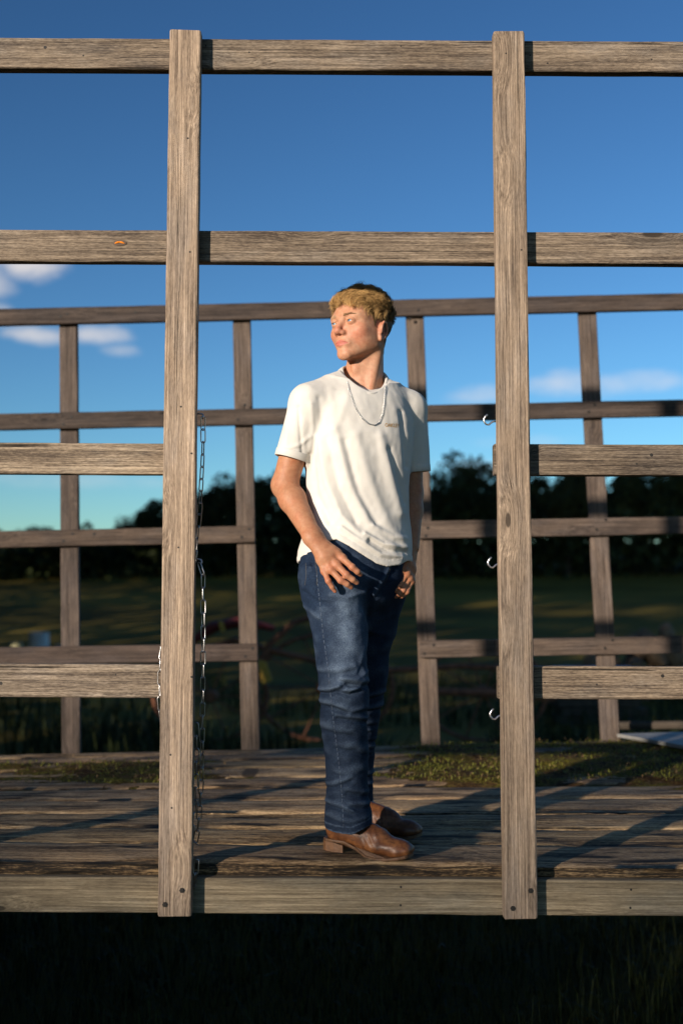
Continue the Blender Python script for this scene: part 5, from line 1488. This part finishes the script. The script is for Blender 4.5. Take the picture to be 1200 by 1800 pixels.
seam('fly_stitch', [(0.141, 1.785), (0.134, 1.762), (0.122, 1.734)], .0006, M['thread'], 40, True)
# ------------------------------------------------------------------ boots
t = NT('brown_boot_leather')
tc = t.n('ShaderNodeTexCoord').outputs['Object']
a_ = t.noise(tc, 22, 5, .65); c2 = t.noise(t.vmath('MULTIPLY', tc, (1, 1, 2.5)), 60, 4, .7)
c_ = t.ramp(a_, [(.30, (.050, .016, .007)), (.50, (.135, .048, .016)), (.70, (.26, .105, .036))])
c_ = t.mix(t.math('MULTIPLY', t.step(c2, .50, .66), .55), c_, (.030, .011, .006))
t.set(Base_Color=c_, Roughness=t.math('MULTIPLY_ADD', c2, .40, .26))
t.bump(t.math('ADD', a_, c2), .35, .002)
M['leather'] = t.m
M['sole'] = simple('leather_sole', (.10, .048, .022), .6, 0, .35, 60, .2)
M['stack'] = simple('stacked_heel', (.13, .060, .026), .55, 0, .3, 120, .2)
def boot(name, heel, toe, shaft, zt, label):
    heel = np.array(heel); toe = np.array(toe); d = toe - heel; d[2] = 0; L = np.linalg.norm(d); d /= L; s = np.array([-d[1], d[0], 0]); up = np.array([0, 0, 1.0])
    z0 = heel[2]
    def bp(a, c, h): return np.array([heel[0], heel[1], z0]) + d * a * L + s * c + up * h
    root = empty('boot', Vector((heel[0], heel[1], z0)) - person.location, person)
    root['label'] = label
    g = Grid(np.minimum(heel, toe) - .09 + np.array([0, 0, .05]), np.maximum(heel, toe) + np.array([.09, .09, .26]), .0022)
    A = np.array([d, s, up])
    g.ell(bp(.16, 0, .068), (.050, .035, .042), A, .02)
    g.ell(bp(.40, 0, .055), (.090, .034, .036), A, .02)
    g.ell(bp(.66, 0, .035), (.080, .042, .026), A, .02)
    g.ell(bp(.86, 0, .022), (.042, .036, .018), A, .018)
    g.cone(bp(.88, -.018, .020), bp(.88, .018, .020), .0135, .0135, .016)
    g.cone(bp(.965, -.014, .018), bp(.965, .014, .018), .0105, .0105, .010)
    g.cone(bp(.34, 0, .070), bp(.60, 0, .054), .033, .028, .02)
    g.cone(bp(.22, 0, .075), np.array(shaft) + np.array([0, 0, 0]), .041, .053, .02)
    g.op(lambda x, y, z: (z0 + .0055 + 0.036 / (1 + np.exp((((x - heel[0]) * d[0] + (y - heel[1]) * d[1]) / L - .42) * 20))) - z, g.lo, g.lo + g.n * g.h, .003, 'and', m=0)
    p, q = g.mesh(); p = smooth_verts(p, q, 2, .5); n = normals(p, q)
    lx = ((p - heel) @ d) / L; lz = p[:, 2] - z0
    cr_ = .0007 * np.sin(lx * 95 + 6 * lz * 40) * np.exp(-((lx - .60) / .09) ** 2) * np.clip((lz - .03) / .02, 0, 1) + .0015 * fnoise(p, 40, 2)
    p = p + n * cr_[:, None]
    # toe spring
    k = np.clip((lx - .62) / .38, 0, 1); p[:, 2] += .012 * k * k
    quad_mesh('upper', p, q, M['leather'], root)
    # sole and welt: outline swept in two layers
    out = [(-.03, 0), (-.02, .020), (.03, .033), (.12, .036), (.26, .033), (.40, .034), (.55, .042), (.68, .0465), (.80, .0450), (.92, .036), (.985, .026), (1.0, .017)]
    pts = [(a, c) for a, c in out] + [(a, -c) for a, c in reversed(out[1:])]
    def lay(h0, h1, sc, nm, mat, cut=None):
        b = MB(); vv = []
        pp = [pt for pt in pts if cut is None or pt[0] <= cut]
        for h in (h0, h1):
            for (a, c) in pp:
                k = max(0, (a - .62) / .38); arch = .016 * math.exp(-((a - .36) / .13) ** 2) if h < .025 and cut is None else 0
                vv.append(bp(a if cut is None else min(a, cut), c * sc, h + .012 * k * k + 0 * arch))
        m = len(pp)
        b.add(vv, [(i, (i + 1) % m, m + (i + 1) % m, m + i) for i in range(m)] + [tuple(reversed(range(m))), tuple(range(m, 2 * m))])
        return b.build(nm, mat, root)
    # the sole rises from the ball of the foot to the heel block
    b = MB(); vv = []; m = len(pts)
    def rise(a): return .036 * (1 / (1 + math.exp((a - .42) * 20)))
    for (dh, sc) in ((0, 1.0), (.0035, 1.03), (.0075, 1.03), (.0085, .96)):
        for (a, c) in pts:
            k = max(0, (a - .62) / .38); vv.append(bp(a * 1.0 if sc <= 1 else a, c * sc, rise(a) + dh + .013 * k * k))
    fs_ = [(r * m + i, r * m + (i + 1) % m, (r + 1) * m + (i + 1) % m, (r + 1) * m + i) for r in range(3) for i in range(m)] + [tuple(reversed(range(m))), tuple(range(3 * m, 4 * m))]
    b.add(vv, fs_); b.build('sole', M['sole'], root)
    hb_ = [(-.035, 0), (-.025, .022), (.03, .034), (.14, .036), (.245, .034)]; hp = hb_ + [(a, -c) for a, c in reversed(hb_[1:])]
    b = MB(); m = len(hp); vv = [bp(a, c * .95, .006) for a, c in hp] + [bp(a, c, .037 - .05 * max(0, a - .1)) for a, c in hp]
    b.add(vv, [(i, (i + 1) % m, m + (i + 1) % m, m + i) for i in range(m)] + [tuple(reversed(range(m))), tuple(range(m, 2 * m))]); b.build('heel', M['stack'], root)
    b = MB(); vv = [bp(a, c * .98, 0) for a, c in hp] + [bp(a, c * .98, .006) for a, c in hp]
    b.add(vv, [(i, (i + 1) % m, m + (i + 1) % m, m + i) for i in range(m)] + [tuple(reversed(range(m))), tuple(range(m, 2 * m))]); b.build('heel_cap', M['black'], root)
boot('boot', (-0.036, 3.302, 0.9685), (0.192, 3.170, 0.9685), (0.02, 3.275, 1.049), 0, 'brown leather boot nearer the deck edge')
boot('boot', (0.004, 3.580, 0.970), (0.236, 3.440, 0.970), (0.039, 3.554, 1.075), 0, 'brown leather boot set further back in shade')
